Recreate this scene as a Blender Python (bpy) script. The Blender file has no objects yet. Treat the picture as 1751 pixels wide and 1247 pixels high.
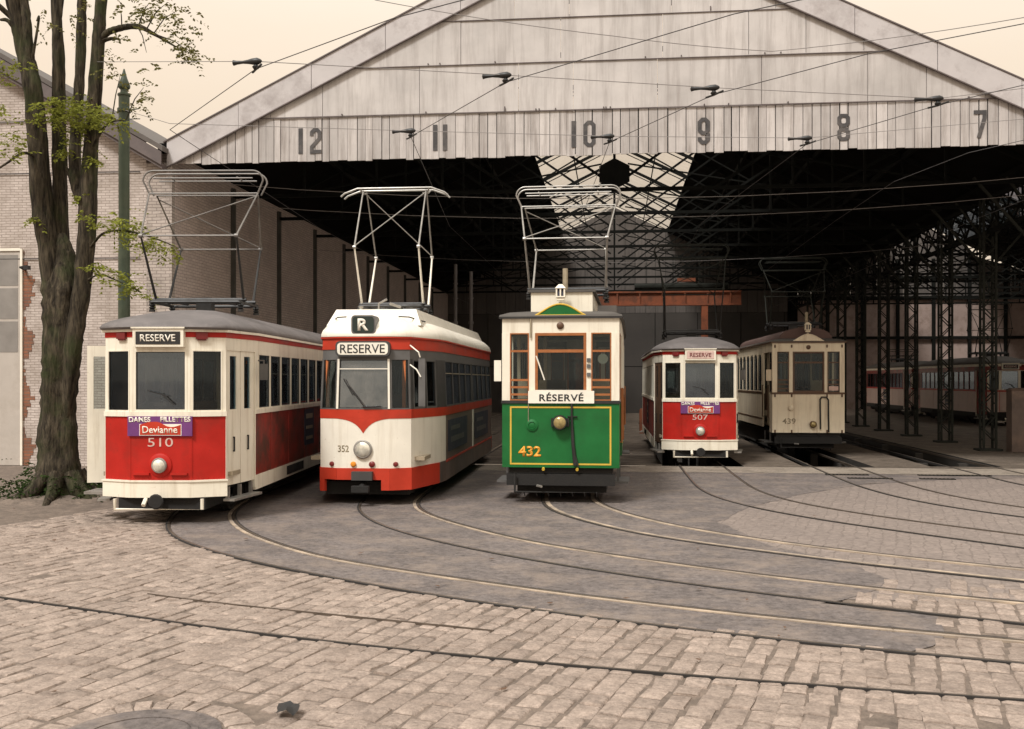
import bpy, bmesh, math, random
from mathutils import Vector, Matrix
random.seed(7)
S = bpy.context.scene
C = S.collection
PI = math.pi
R = math.radians
# ------------------------------------------------------------------ camera
EYE = 2.05; YAW = R(5.88); F = 1700.0; HZ = 650.0
ca, sa = math.cos(YAW), math.sin(YAW)
def at(px, py, w):                       # surveyed point: photo position + real distance -> world
    u = (px-875)/F*w; v = (HZ-py)/F*w
    return Vector((u*ca-w*sa, u*sa+w*ca, EYE+v))
def gnd(px, py):
    w = F*EYE/(py-HZ)
    p = at(px, py, w); return (p.x, p.y)
cam = bpy.data.cameras.new('camera'); co = bpy.data.objects.new('camera', cam); C.objects.link(co)
co.location = (0, 0, EYE); co.rotation_euler = (PI/2, 0, YAW)
cam.sensor_width = 36; cam.lens = 36*F/1751; cam.shift_y = (HZ-623.5)/1751; cam.clip_end = 3000
S.camera = co
# ------------------------------------------------------------------ materials
def nt(m):
    m.use_nodes = True; return m.node_tree.nodes, m.node_tree.links
def N(nodes, t, **kw):
    n = nodes.new(t)
    for k, v in kw.items():
        if k in n.inputs: n.inputs[k].default_value = v
        else: setattr(n, k, v)
    return n
def c4(c): return (c[0], c[1], c[2], 1)
def mixc(nodes, links, fac, a, b, mode='MIX'):
    n = nodes.new('ShaderNodeMix'); n.data_type = 'RGBA'; n.blend_type = mode
    for sock, v in ((n.inputs[0], fac), (n.inputs[6], a), (n.inputs[7], b)):
        if hasattr(v, 'is_output'): links.new(v, sock)
        elif isinstance(v, (int, float)): sock.default_value = v
        else: sock.default_value = c4(v)
    return n.outputs[2]
def ramp(nodes, links, inp, stops):
    r = nodes.new('ShaderNodeValToRGB'); e = r.color_ramp.elements
    while len(e) < len(stops): e.new(0.5)
    for i, (p, c) in enumerate(stops):
        e[i].position = p; e[i].color = c4(c) if not isinstance(c, (int, float)) else (c, c, c, 1)
    links.new(inp, r.inputs[0]); return r.outputs[0]
def coords(nodes, links, scale=(1, 1, 1), kind='Object'):
    tc = nodes.new('ShaderNodeTexCoord'); mp = nodes.new('ShaderNodeMapping')
    mp.inputs['Scale'].default_value = scale
    links.new(tc.outputs[kind], mp.inputs[0]); return mp.outputs[0]
def noise(nodes, links, vec, scale, detail=4, rough=0.55):
    n = N(nodes, 'ShaderNodeTexNoise', Scale=scale, Detail=detail, Roughness=rough)
    links.new(vec, n.inputs['Vector']); return n.outputs[0]
def mat(name, col, rough=0.6, var=0.12, scale=3.0, metal=0.0, bump=0.0, bscale=30, dirt=None, damt=0.5,
        streak=False, island=0.0, spec=0.5, dlo=0.48, dhi=0.68, speck=0, sscale=40, chips=None, chipscale=22):
    m = bpy.data.materials.new(name); nodes, links = nt(m); b = nodes['Principled BSDF']
    v = coords(nodes, links)
    n1 = noise(nodes, links, v, scale, 6, 0.6)
    f = ramp(nodes, links, n1, [(0.3, 0), (0.7, 1)])
    colr = mixc(nodes, links, f, [x*(1-var) for x in col], [min(1, x*(1+var)) for x in col])
    if island:
        g = nodes.new('ShaderNodeNewGeometry')
        fi = ramp(nodes, links, g.outputs['Random Per Island'], [(0, (1-island,)*3), (1, (1+island*.6,)*3)])
        colr = mixc(nodes, links, 1.0, colr, fi, 'MULTIPLY')
    if speck:
        fs = ramp(nodes, links, noise(nodes, links, v, sscale, 3, .8), [(.3, (1-speck,)*3), (.7, (1+speck,)*3)])
        colr = mixc(nodes, links, 1.0, colr, fs, 'MULTIPLY')
    if chips is not None:
        nc = noise(nodes, links, v, chipscale, 6, .7); fcx = ramp(nodes, links, nc, [(.66, 0), (.70, .75)])
        colr = mixc(nodes, links, fcx, colr, chips)
    if dirt is not None:
        vs = coords(nodes, links, (7, 7, 0.5) if streak else (1, 1, 1))
        n2 = noise(nodes, links, vs, 1.0 if streak else 1.8, 10, 0.72)
        fd = ramp(nodes, links, n2, [(dlo, 0), (dhi, damt)])
        colr = mixc(nodes, links, fd, colr, dirt)
    links.new(colr, b.inputs['Base Color'])
    rr = ramp(nodes, links, n1, [(0.2, max(0.05, rough-.12)), (0.8, min(1, rough+.12))])
    links.new(rr, b.inputs['Roughness']); b.inputs['Metallic'].default_value = metal
    b.inputs['Specular IOR Level'].default_value = spec
    if bump:
        n3 = noise(nodes, links, v, bscale, 5, 0.6)
        bp = N(nodes, 'ShaderNodeBump', Strength=bump, Distance=0.02)
        links.new(n3, bp.inputs['Height']); links.new(bp.outputs[0], b.inputs['Normal'])
    return m
def brick(name, c1, c2, mortar, axes='XZ', patch=None, plo=.6, phi=.66, bw=.22, rh=.075, grime=(.08, .07, .06), gamt=.6):
    m = bpy.data.materials.new(name); nodes, links = nt(m); b = nodes['Principled BSDF']
    tc = nodes.new('ShaderNodeTexCoord'); sp = nodes.new('ShaderNodeSeparateXYZ'); cb = nodes.new('ShaderNodeCombineXYZ')
    links.new(tc.outputs['Object'], sp.inputs[0]); links.new(sp.outputs[axes[0]], cb.inputs[0]); links.new(sp.outputs[axes[1]], cb.inputs[1])
    wob = N(nodes, 'ShaderNodeTexNoise', Scale=2.5, Detail=3.0); links.new(cb.outputs[0], wob.inputs['Vector'])
    wm = N(nodes, 'ShaderNodeVectorMath', operation='MULTIPLY_ADD'); links.new(wob.outputs['Color'], wm.inputs[0])
    wm.inputs[1].default_value = (.03, .03, 0); links.new(cb.outputs[0], wm.inputs[2])
    def bt(a, bb, mo):
        t = N(nodes, 'ShaderNodeTexBrick', Scale=1.0); t.inputs['Color1'].default_value = c4(a); t.inputs['Color2'].default_value = c4(bb)
        t.inputs['Mortar'].default_value = c4(mo); t.inputs['Mortar Size'].default_value = .008; t.inputs['Mortar Smooth'].default_value = .3
        t.inputs['Brick Width'].default_value = bw; t.inputs['Row Height'].default_value = rh
        links.new(wm.outputs[0], t.inputs['Vector']); return t
    t = bt(c1, c2, mortar); col = t.outputs[0]
    v = cb.outputs[0]
    n1 = noise(nodes, links, v, 1.1, 8, .7)
    f = ramp(nodes, links, n1, [(.42, 0), (.75, gamt)])
    col = mixc(nodes, links, f, col, grime)
    # single flaked bricks
    n4 = noise(nodes, links, coords(nodes, links, (1.5, 1.5, 6)), 3.0, 4, .7)
    f4 = ramp(nodes, links, n4, [(.6, 0), (.68, .6)])
    col = mixc(nodes, links, f4, col, [x*.6 for x in mortar])
    if patch is not None:
        t2 = bt(patch, [x*.6 for x in patch], [x*.45 for x in patch])
        n2 = noise(nodes, links, v, .75, 7, .65)
        f2 = ramp(nodes, links, n2, [(plo, 0), (phi, 1)])
        col = mixc(nodes, links, f2, col, t2.outputs[0])
    links.new(col, b.inputs['Base Color']); b.inputs['Roughness'].default_value = .85
    bp = N(nodes, 'ShaderNodeBump', Strength=.6, Distance=.012); bp.invert = True
    links.new(t.outputs['Fac'], bp.inputs['Height']); links.new(bp.outputs[0], b.inputs['Normal'])
    return m
def glass(name, tint=(.75, .8, .78), ior=1.5, dirt_sheen=.05):
    m = bpy.data.materials.new(name); nodes, links = nt(m); nodes.remove(nodes['Principled BSDF'])
    out = nodes['Material Output']; tr = nodes.new('ShaderNodeBsdfTransparent'); tr.inputs[0].default_value = c4(tint)
    gl = nodes.new('ShaderNodeBsdfGlossy'); gl.inputs['Roughness'].default_value = .03; gl.inputs[0].default_value = (.72, .86, 1, 1)
    df = nodes.new('ShaderNodeBsdfDiffuse'); df.inputs[0].default_value = (.35, .32, .28, 1)
    fr = N(nodes, 'ShaderNodeFresnel', IOR=ior)
    m1 = nodes.new('ShaderNodeMixShader'); m2 = nodes.new('ShaderNodeMixShader')
    nz = noise(nodes, links, coords(nodes, links), 2.5, 6, .7)
    links.new(ramp(nodes, links, nz, [(.35, dirt_sheen*.3), (.75, dirt_sheen*2)]), m1.inputs[0])
    links.new(tr.outputs[0], m1.inputs[1]); links.new(df.outputs[0], m1.inputs[2])
    links.new(fr.outputs[0], m2.inputs[0]); links.new(m1.outputs[0], m2.inputs[1]); links.new(gl.outputs[0], m2.inputs[2])
    links.new(m2.outputs[0], out.inputs[0]); return m
M = {}
M['red'] = mat('red_paint', (.41, .016, .010), .46, .16, 2.4, dirt=(.13, .028, .018), damt=.65, dlo=.5, dhi=.8, bump=.10, bscale=2.6, chips=(.12, .02, .012), spec=.25)
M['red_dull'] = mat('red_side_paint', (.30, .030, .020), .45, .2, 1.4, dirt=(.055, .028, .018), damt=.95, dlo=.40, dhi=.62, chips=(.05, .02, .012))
M['red_bright'] = mat('bright_red_paint', (.48, .042, .020), .42, .12, 2.4, dirt=(.2, .04, .022), damt=.6, dlo=.5, dhi=.8, bump=.10, bscale=2.6, chips=(.16, .03, .015), spec=.25)
M['maroon'] = mat('maroon_lamp', (.16, .012, .012), .4)
M['cream'] = mat('cream_paint', (.80, .74, .61), .46, .06, 2.5, dirt=(.42, .34, .23), damt=.65, streak=True, dlo=.5, dhi=.75, bump=.10, bscale=2.6, chips=(.38, .27, .16))
M['white'] = mat('white_paint', (.82, .77, .66), .42, .05, 2.5, dirt=(.45, .37, .26), damt=.5, streak=True, dlo=.5, dhi=.8, bump=.10, bscale=2.6, chips=(.45, .36, .24))
M['oldcream'] = mat('old_cream_paint', (.80, .70, .53), .5, .08, 2.0, dirt=(.34, .22, .12), damt=.5, streak=True, bump=.10, bscale=2.6, chips=(.26, .15, .08))
M['green'] = mat('green_paint', (.012, .125, .030), .44, .14, 2.4, dirt=(.02, .065, .022), damt=.6, dlo=.5, dhi=.8, bump=.10, bscale=2.6, chips=(.008, .05, .015), spec=.25)
M['gold'] = mat('gold_line', (.62, .40, .05), .45)
M['orange'] = mat('orange_numerals', (.75, .33, .03), .45)
M['wood'] = mat('varnished_wood', (.33, .115, .035), .4, .2, 6)
M['orangewood'] = mat('orange_wood', (.50, .15, .045), .5, .2, 6)
M['darkwood'] = mat('dark_wood', (.10, .05, .025), .5, .2, 6)
M['roof'] = mat('roof_canvas', (.13, .115, .11), .7, .2, 2.5, dirt=(.24, .21, .20), damt=.5, bump=.2, bscale=20)
M['roofdark'] = mat('dark_roof_canvas', (.085, .075, .065), .75, .2, 2.5)
M['roofred'] = mat('brown_roof', (.12, .07, .06), .7, .2, 2.5)
M['black'] = mat('black_metal', (.018, .017, .016), .5, .3, 5)
M['pinkwhite'] = mat('faded_white_paint', (.52, .39, .34), .5, .1, 2)
M['under'] = mat('underframe_grime', (.014, .0125, .011), .9, .4, 5, bump=.3)
M['steel'] = mat('tarnished_steel', (.33, .31, .28), .42, .2, 8, metal=.5)
M['midsteel'] = mat('dull_steel', (.17, .155, .14), .5, .5, 3, metal=.3)
M['grey'] = mat('grey_rubber', (.05, .048, .046), .55, .2, 4)
M['greyframe'] = mat('grey_frame', (.11, .105, .10), .5, .2, 4)
M['purple'] = mat('purple_board', (.14, .035, .16), .5, .12, 4)
M['letter'] = mat('white_lettering', (.82, .77, .66), .5, .06, 4)
M['letter_dim'] = mat('worn_lettering', (.60, .42, .36), .6, .2, 12)
M['letter_dark'] = mat('dark_lettering', (.025, .025, .025), .6)
M['grey_letter'] = mat('grey_lettering', (.30, .25, .17), .6, .2, 12)
M['poster'] = mat('poster_blue', (.035, .038, .06), .6, .3, 4)
M['routegreen'] = mat('route_box_green', (.012, .022, .016), .5)
M['posterbrown'] = mat('poster_brown', (.13, .095, .08), .5, .4, 1.5, dirt=(.26, .17, .13), damt=.7)
M['lens'] = mat('lamp_lens', (.75, .72, .62), .12, .25, 12, metal=.5)
M['amberlens'] = mat('amber_lens', (.34, .26, .11), .2, .25, 20, metal=.3)
M['blinker'] = mat('orange_lens', (.7, .25, .02), .3)
M['seat'] = mat('interior_brown', (.14, .075, .045), .6, .2, 3)
M['inner'] = mat('interior_paint', (.32, .26, .18), .6, .2, 3)
M['glass'] = glass('tram_glass', (.76, .80, .78), 1.42, .015)
M['shineglass'] = glass('windscreen_glass', (.55, .60, .64), 2.3, .06)
M['paleglass'] = glass('pale_windscreen', (.55, .58, .60), 2.5, .22)  # pale diffuse film stands in for reflections on this windscreen
M['curtain'] = mat('curtain', (.16, .14, .10), .8, .3, 9)
# ------------------------------------------------------------------ mesh builder
class MB:
    def __init__(s): s.v = []; s.f = []; s.m = []
    def quad(s, pts, mi=0):
        i = len(s.v); s.v += [tuple(p) for p in pts]; s.f.append(tuple(range(i, i+len(pts)))); s.m.append(mi)
    def hexa(s, p, mi=0):                # p: 4 bottom (ccw from above), 4 top
        i = len(s.v); s.v += [tuple(q) for q in p]
        for f in ((3, 2, 1, 0), (4, 5, 6, 7), (0, 1, 5, 4), (1, 2, 6, 5), (2, 3, 7, 6), (3, 0, 4, 7)):
            s.f.append(tuple(i+k for k in f)); s.m.append(mi)
    def box(s, x0, x1, y0, y1, z0, z1, mi=0):
        s.hexa([(x0, y0, z0), (x1, y0, z0), (x1, y1, z0), (x0, y1, z0), (x0, y0, z1), (x1, y0, z1), (x1, y1, z1), (x0, y1, z1)], mi)
    def seg(s, A, B, s0, s1, z0, z1, o0, o1, mi=0):   # box on a wall line, o = offset outward
        A = Vector(A); B = Vector(B); d = (B-A).normalized(); n = Vector((d.y, -d.x))
        def P(t, o, z):
            q = A+d*t+n*o; return (q.x, q.y, z)
        s.hexa([P(s0, o1, z0), P(s1, o1, z0), P(s1, o0, z0), P(s0, o0, z0), P(s0, o1, z1), P(s1, o1, z1), P(s1, o0, z1), P(s0, o0, z1)], mi)
    def tube(s, pts, r, n=8, mi=0, cap=True, jitter=0):
        pts = [Vector(p) for p in pts]; rs = r if isinstance(r, (list, tuple)) else [r]*len(pts)
        base = len(s.v); up = None
        for k, p in enumerate(pts):
            if k == 0: t = pts[1]-pts[0]
            elif k == len(pts)-1: t = pts[-1]-pts[-2]
            else: t = (pts[k+1]-p).normalized()+(p-pts[k-1]).normalized()
            t.normalize()
            if up is None:
                up = Vector((0, 0, 1)) if abs(t.z) < .9 else Vector((1, 0, 0))
            x = (up - t*up.dot(t)).normalized(); y = t.cross(x); up = x
            for j in range(n):
                a = 2*PI*j/n; rr = rs[k]*(1+random.uniform(-jitter, jitter))
                s.v.append(tuple(p+(x*math.cos(a)+y*math.sin(a))*rr))
        for k in range(len(pts)-1):
            for j in range(n):
                a = base+k*n+j; b = base+k*n+(j+1) % n
                s.f.append((a, b, b+n, a+n)); s.m.append(mi)
        if cap:
            s.f.append(tuple(base+j for j in reversed(range(n)))); s.m.append(mi)
            e = base+(len(pts)-1)*n; s.f.append(tuple(e+j for j in range(n))); s.m.append(mi)
    def lathe(s, prof, o, axis='Z', n=20, mi=0, cap=True):       # prof: (radius, height)
        o = Vector(o); base = len(s.v)
        ex = {'Z': ((1, 0, 0), (0, 1, 0), (0, 0, 1)), 'Y': ((1, 0, 0), (0, 0, 1), (0, -1, 0)), 'X': ((0, 1, 0), (0, 0, 1), (1, 0, 0))}[axis]
        X, Y, Z = map(Vector, ex)
        for (r, h) in prof:
            for j in range(n):
                a = 2*PI*j/n; s.v.append(tuple(o+X*math.cos(a)*r+Y*math.sin(a)*r+Z*h))
        for k in range(len(prof)-1):
            for j in range(n):
                a = base+k*n+j; b = base+k*n+(j+1) % n
                s.f.append((a, b, b+n, a+n)); s.m.append(mi)
        if not cap: return
        s.f.append(tuple(base+j for j in reversed(range(n)))); s.m.append(mi)
        e = base+(len(prof)-1)*n; s.f.append(tuple(e+j for j in range(n))); s.m.append(mi)
    def prism(s, poly, y0, y1, mi=0):                  # poly in xz (ccw seen from -y), y0 < y1
        i = len(s.v); n = len(poly)
        s.v += [(x, y0, z) for x, z in poly]+[(x, y1, z) for x, z in poly]
        s.f.append(tuple(i+k for k in range(n))); s.m.append(mi)
        s.f.append(tuple(i+n+k for k in reversed(range(n)))); s.m.append(mi)
        for k in range(n):
            a = i+k; b = i+(k+1) % n
            s.f.append((b, a, a+n, b+n)); s.m.append(mi)
    def band(s, P, idx, z0, z1, o0, o1, mi=0):         # mitred wall strip along segments idx of closed outline P
        n = len(P)
        def off(i, o):
            p0, p1, p2 = Vector(P[(i-1) % n]), Vector(P[i % n]), Vector(P[(i+1) % n])
            d1 = (p1-p0).normalized(); d2 = (p2-p1).normalized()
            n1 = Vector((d1.y, -d1.x)); n2 = Vector((d2.y, -d2.x)); b = (n1+n2).normalized()
            return p1+b*(o/max(.3, b.dot(n1)))
        base = len(s.v); ids = list(idx)+[idx[-1]+1]; closed = len(idx) == n
        if closed: ids = ids[:-1]
        for i in ids:
            a = off(i, o1); b = off(i, o0)
            s.v += [(a.x, a.y, z0), (a.x, a.y, z1), (b.x, b.y, z1), (b.x, b.y, z0)]
        m = len(ids)
        for k in range(m if closed else m-1):
            a = base+4*k; b = base+4*((k+1) % m)
            for q in range(4):
                r = (q+1) % 4
                s.f.append((a+q, b+q, b+r, a+r)); s.m.append(mi)
        if not closed:
            s.f.append((base, base+1, base+2, base+3)); s.m.append(mi)
            e = base+4*(m-1); s.f.append((e+3, e+2, e+1, e)); s.m.append(mi)
    def build(s, name, mats, parent=None, smooth=35, deform=None, loc=None):
        me = bpy.data.meshes.new(name)
        v = [deform(*p) for p in s.v] if deform else s.v
        me.from_pydata(v, [], s.f)
        if not isinstance(mats, (list, tuple)): mats = [mats]
        for m in mats: me.materials.append(M[m] if isinstance(m, str) else m)
        me.polygons.foreach_set('material_index', s.m)
        bm = bmesh.new(); bm.from_mesh(me); bmesh.ops.recalc_face_normals(bm, faces=bm.faces); bm.to_mesh(me); bm.free()
        if smooth:
            me.polygons.foreach_set('use_smooth', [True]*len(me.polygons)); me.set_sharp_from_angle(angle=R(smooth))
        o = bpy.data.objects.new(name, me); C.objects.link(o)
        if parent: o.parent = parent
        if loc: o.location = loc
        return o
def build_each(mb, name, mats, parent, **kw):   # one object for every loose piece
    par = list(range(len(mb.v)))
    def find(i):
        while par[i] != i: par[i] = par[par[i]]; i = par[i]
        return i
    for f in mb.f:
        for k in f[1:]: par[find(k)] = find(f[0])
    groups = {}
    for f, mi in zip(mb.f, mb.m): groups.setdefault(find(f[0]), []).append((f, mi))
    for fs in groups.values():
        n = MB(); ids = {}
        for f, mi in fs:
            n.f.append(tuple(ids.setdefault(k, len(ids)) for k in f)); n.m.append(mi)
        n.v = [None]*len(ids)
        for k, i in ids.items(): n.v[i] = mb.v[k]
        n.build(name, mats, parent, **kw)
def thing(name, label, cat, loc=(0, 0, 0), rz=0, group=None):
    o = bpy.data.objects.new(name, None); C.objects.link(o); o.location = loc; o.rotation_euler = (0, 0, rz)
    o.empty_display_size = .3
    return tag(o, label, cat, group)
def tag(o, label, cat, group=None):
    o['label'] = label; o['category'] = cat
    if group: o['group'] = group
    return o
def struct(o, kind='structure'):
    o['kind'] = kind; return o
def text(body, name, m, parent, loc, h, w=None, rot=(PI/2, 0, 0), bold=0.0, depth=.004, spacing=1.0, align='CENTER'):
    cu = bpy.data.curves.new('t', 'FONT'); cu.body = body; cu.size = 1; cu.offset = bold; cu.space_character = spacing
    cu.resolution_u = 4
    ob = bpy.data.objects.new('t', cu); C.objects.link(ob)
    dg = bpy.context.evaluated_depsgraph_get(); dg.update()
    me = bpy.data.meshes.new_from_object(ob.evaluated_get(dg)); bpy.data.objects.remove(ob); bpy.data.curves.remove(cu)
    xs = [v.co.x for v in me.vertices]; ys = [v.co.y for v in me.vertices]
    x0, x1, y0, y1 = min(xs), max(xs), min(ys), max(ys)
    sy = h/(y1-y0); sx = (w/(x1-x0)) if w else sy
    for v in me.vertices:
        v.co.x = (v.co.x-(x0+x1)/2)*sx; v.co.y = (v.co.y-(y0+y1)/2)*sy
    bm = bmesh.new(); bm.from_mesh(me)
    ext = bmesh.ops.extrude_face_region(bm, geom=bm.faces[:])
    for g in ext['geom']:
        if isinstance(g, bmesh.types.BMVert): g.co.z += depth
    bmesh.ops.recalc_face_normals(bm, faces=bm.faces)
    bm.to_mesh(me); bm.free()
    me.name = name; me.materials.clear(); me.materials.append(M[m] if isinstance(m, str) else m)
    for p in me.polygons: p.material_index = 0
    o = bpy.data.objects.new(name, me); C.objects.link(o); o.parent = parent; o.location = loc; o.rotation_euler = rot
    return o
# ------------------------------------------------------------------ tram parts
def mirror(right):                        # right half front->rear, ccw closed outline starting front-left
    return [(-right[0][0], right[0][1])]+right+[(-x, y) for x, y in reversed(right[1:])] 
def window(root, A, B, s0, s1, z0, z1, fm, fw=.03, o=(-.035, .008), df=None, gm='glass', arch=0, bars=(), barm=None, name='window', bw=.02):
    A = Vector(A); B = Vector(B)
    f = MB()
    f.seg(A, B, s0, s0+fw, z0, z1, o[0], o[1]); f.seg(A, B, s1-fw, s1, z0, z1, o[0], o[1])
    f.seg(A, B, s0+fw, s1-fw, z0, z0+fw, o[0], o[1]); f.seg(A, B, s0+fw, s1-fw, z1-fw, z1, o[0], o[1])
    if arch:
        d = (B-A).normalized(); n = Vector((d.y, -d.x)); K = 8; w = (s1-s0)-2*fw
        for k in range(K):                # spandrel fill making an arched head
            t0, t1 = k/K, (k+1)/K
            def zz(t): return z1-fw-arch*(1-math.sqrt(max(0, 1-(2*t-1)**2)))
            za, zb = zz(t0), zz(t1)
            def P(t, oo, z):
                q = A+d*(s0+fw+w*t)+n*oo; return (q.x, q.y, z)
            f.hexa([P(t0, o[1]-.002, za-.001), P(t1, o[1]-.002, zb-.001), P(t1, o[0], zb-.001), P(t0, o[0], za-.001),
                    P(t0, o[1]-.002, z1-fw), P(t1, o[1]-.002, z1-fw), P(t1, o[0], z1-fw), P(t0, o[0], z1-fw)])
    e0, e1, q = s0+fw, s1-fw, .011
    f.seg(A, B, e0, e0+q, z0+fw, z1-fw, -.03, -.004, 1); f.seg(A, B, e1-q, e1, z0+fw, z1-fw, -.03, -.004, 1)
    f.seg(A, B, e0+q, e1-q, z0+fw, z0+fw+q, -.03, -.004, 1); f.seg(A, B, e0+q, e1-q, z1-fw-q, z1-fw, -.03, -.004, 1)
    ob = f.build(name, [fm, 'black'], root, deform=df)
    g = MB(); g.seg(A, B, s0+fw*.5, s1-fw*.5, z0+fw*.5, z1-fw*.5, -.022, -.016)
    g.build('pane', gm, ob, smooth=0, deform=df)
    if bars:
        bb = MB()
        for z in bars: bb.seg(A, B, s0+fw, s1-fw, z-bw/2, z+bw/2, -.012, .004)
        build_each(bb, 'bar', barm or fm, ob, deform=df)
    return ob
def wallwin(root, A, B, z0, z1, wins, postm, df=None, **kw):
    A = Vector(A); B = Vector(B); L = (B-A).length; mb = MB(); t = 0
    for (s0, s1) in wins:
        if s0-t > .004: mb.seg(A, B, t, s0, z0, z1, -.04, 0)
        t = s1
    if L-t > .004: mb.seg(A, B, t, L, z0, z1, -.04, 0)
    if mb.v: build_each(mb, 'window_post', postm, root, deform=df)
    for (s0, s1) in wins: window(root, A, B, s0, s1, z0, z1, df=df, **kw)
def rrect(x0, x1, z0, z1, r, k=5):
    out = []
    for cx, cz, a0 in ((x0+r, z0+r, PI), (x1-r, z0+r, 1.5*PI), (x1-r, z1-r, 0), (x0+r, z1-r, .5*PI)):
        out += [(cx+r*math.cos(a0+.5*PI*i/k), cz+r*math.sin(a0+.5*PI*i/k)) for i in range(k+1)]
    return out
def headlight(root, x, y, z, r, hm, lm, depth=.07):
    mb = MB(); mb.lathe([(r*.85, 0), (r*1.12, .01), (r*1.15, depth*.7), (r*1.02, depth), (r*.98, depth)], (x, y, z), 'Y', 24)
    h = mb.build('headlight', hm, root)
    l = MB(); l.lathe([(r*.95, depth-.006), (r*.8, depth+.012), (r*.45, depth+.026), (r*.12, depth+.032)], (x, y, z), 'Y', 24)
    l.build('lens', lm, h)
def wheelset(root, y, r=.36, gauge=1.0):
    for sx in (-1, 1):
        w = MB(); w.lathe([(r*.3, -.03), (r*.85, -.02), (r, -.05), (r*1.06, -.05), (r*1.06, -.02), (r, -.01), (r, .06), (r*.86, .06), (r*.8, .02), (r*.3, .05), (r*.1, .08)] if sx > 0 else
                [(r*.1, -.08), (r*.3, -.05), (r*.8, -.02), (r*.86, -.06), (r, -.06), (r, .01), (r*1.06, .02), (r*1.06, .05), (r, .05), (r*.85, .02), (r*.3, .03)], (sx*gauge/2, y, r+.01), 'X', 24)
        w.build('wheel', 'under', root)
    a = MB(); a.tube([(-gauge/2, y, r+.01), (gauge/2, y, r+.01)], .05); a.build('axle', 'under', root)
def pantograph(root, yc, zb, ztop, kind='bow', tone=('steel', 'steel')):
    lo, hi = tone; mb = MB()
    hw = .70 if kind == 'bow' else .58
    for sx in (-1, 1):
        for sy in (-1, 1):
            mb.lathe([(.05, 0), (.05, .03), (.03, .04), (.055, .06), (.03, .08), (.055, .1), (.04, .14)], (sx*hw, yc+sy*.45, zb), 'Z', 10)
    z = zb+.15
    mb.tube([(-hw, yc-.5, z), (hw, yc-.5, z), ], .025); mb.tube([(-hw, yc+.5, z), (hw, yc+.5, z)], .025)
    for sx in (-1, 1):
        mb.tube([(sx*hw, yc-.52, z), (sx*hw, yc+.52, z)], .025)
        mb.tube([(sx*(hw-.3), yc-.3, z+.03), (sx*(hw-.3), yc+.3, z+.03)], .035)
    mb.tube([(-hw-.04, yc-.28, z+.05), (hw+.04, yc-.28, z+.05)], .03); mb.tube([(-hw-.04, yc+.28, z+.05), (hw+.04, yc+.28, z+.05)], .03)
    mb.box(-.12, .12, yc-.1, yc+.1, zb+.02, z+.1)
    p = mb.build('pantograph', 'black', root)
    kz = zb+ (ztop-zb)*.50; uz = ztop-(.36 if kind == 'bow' else .04)
    kw = (.74, .68) if kind == 'bow' else (.59, .56); uw = (.88, .83) if kind == 'bow' else (.60, .58); rl = .020; ru = .0135
    a = MB(); b = MB()
    for sx in (-1, 1):
        for q, sy in ((0, -1), (1, 1)):
            a.tube([(sx*hw, yc+sy*.28, z+.05), (sx*kw[q], yc+sy*.82, kz)], [rl*1.15, rl*.8])
            b.tube([(sx*kw[q], yc+sy*.82, kz), (sx*uw[q], yc+sy*.10, uz)], [ru*1.25, ru])
            b.lathe([(.03, -.03), (.035, 0), (.03, .03)], (sx*kw[q], yc+sy*.82, kz), 'X', 8)
    for q, sy in ((0, -1), (1, 1)):
        if kind == 'bow':
            b.tube([(-kw[q], yc+sy*.82, kz), (kw[q], yc+sy*.82, kz)], ru)
            b.tube([(-uw[q], yc+sy*.10, uz), (uw[q], yc+sy*.10, uz)], ru*.9)
        b.tube([(sy*kw[q], yc+sy*.82, kz+.02), (-sy*uw[q]*.97, yc+sy*.14, uz-.06)], ru*.75)
    build_each(a, 'lower_arm', lo, p); b.build('upper_arm', hi, p)
    c = MB()
    for sy in (-1, 1):
        y = yc+sy*.13
        if kind == 'bow':
            pts = [(-.88, yc+sy*.1, uz)]
            for k in range(7):
                t = PI-(PI/2)*k/6
                pts.append((-.80+math.cos(t)*.17, y, ztop-.16+math.sin(t)*.16))
            q = [(-x, yy, zz) for x, yy, zz in reversed(pts)]
            c.tube(pts+q, .0145)
            c.tube([(-.8, y, ztop-.12), (.8, y, ztop-.12)], .012)
        else:
            c.tube([(-1.02, y, ztop-.15), (-.95, y, ztop-.09), (-.70, y, ztop), (.70, y, ztop), (.95, y, ztop-.09), (1.02, y, ztop-.15)], .018)
            for sx in (-1, 1): c.tube([(sx*.62, yc+sy*.02, uz-.04), (sx*.66, y, ztop)], .016)
    for sx in (-.55, .55): c.tube([(sx, yc-.13, ztop-.10), (sx, yc+.13, ztop-.10)], .012)
    c.build('collector', hi, p)
    return p
def roof_shell(P, levels, L, k):
    mb = MB(); rings = []; hwm = max(x for x, y in P)
    for (z, ins) in levels:
        rings.append([(x*(1-ins/hwm), L/2+(y-L/2)*(1-k*ins/(L/2)), z) for x, y in P])
    n = len(P); base = len(mb.v)
    for r in rings: mb.v += r
    for a in range(len(rings)-1):
        for j in range(n):
            i0 = base+a*n+j; i1 = base+a*n+(j+1) % n
            mb.f.append((i0, i1, i1+n, i0+n)); mb.m.append(0)
    mb.f.append(tuple(base+(len(rings)-1)*n+j for j in range(n))); mb.m.append(0)
    mb.f.append(tuple(base+j for j in reversed(range(n)))); mb.m.append(0)
    return mb
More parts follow.
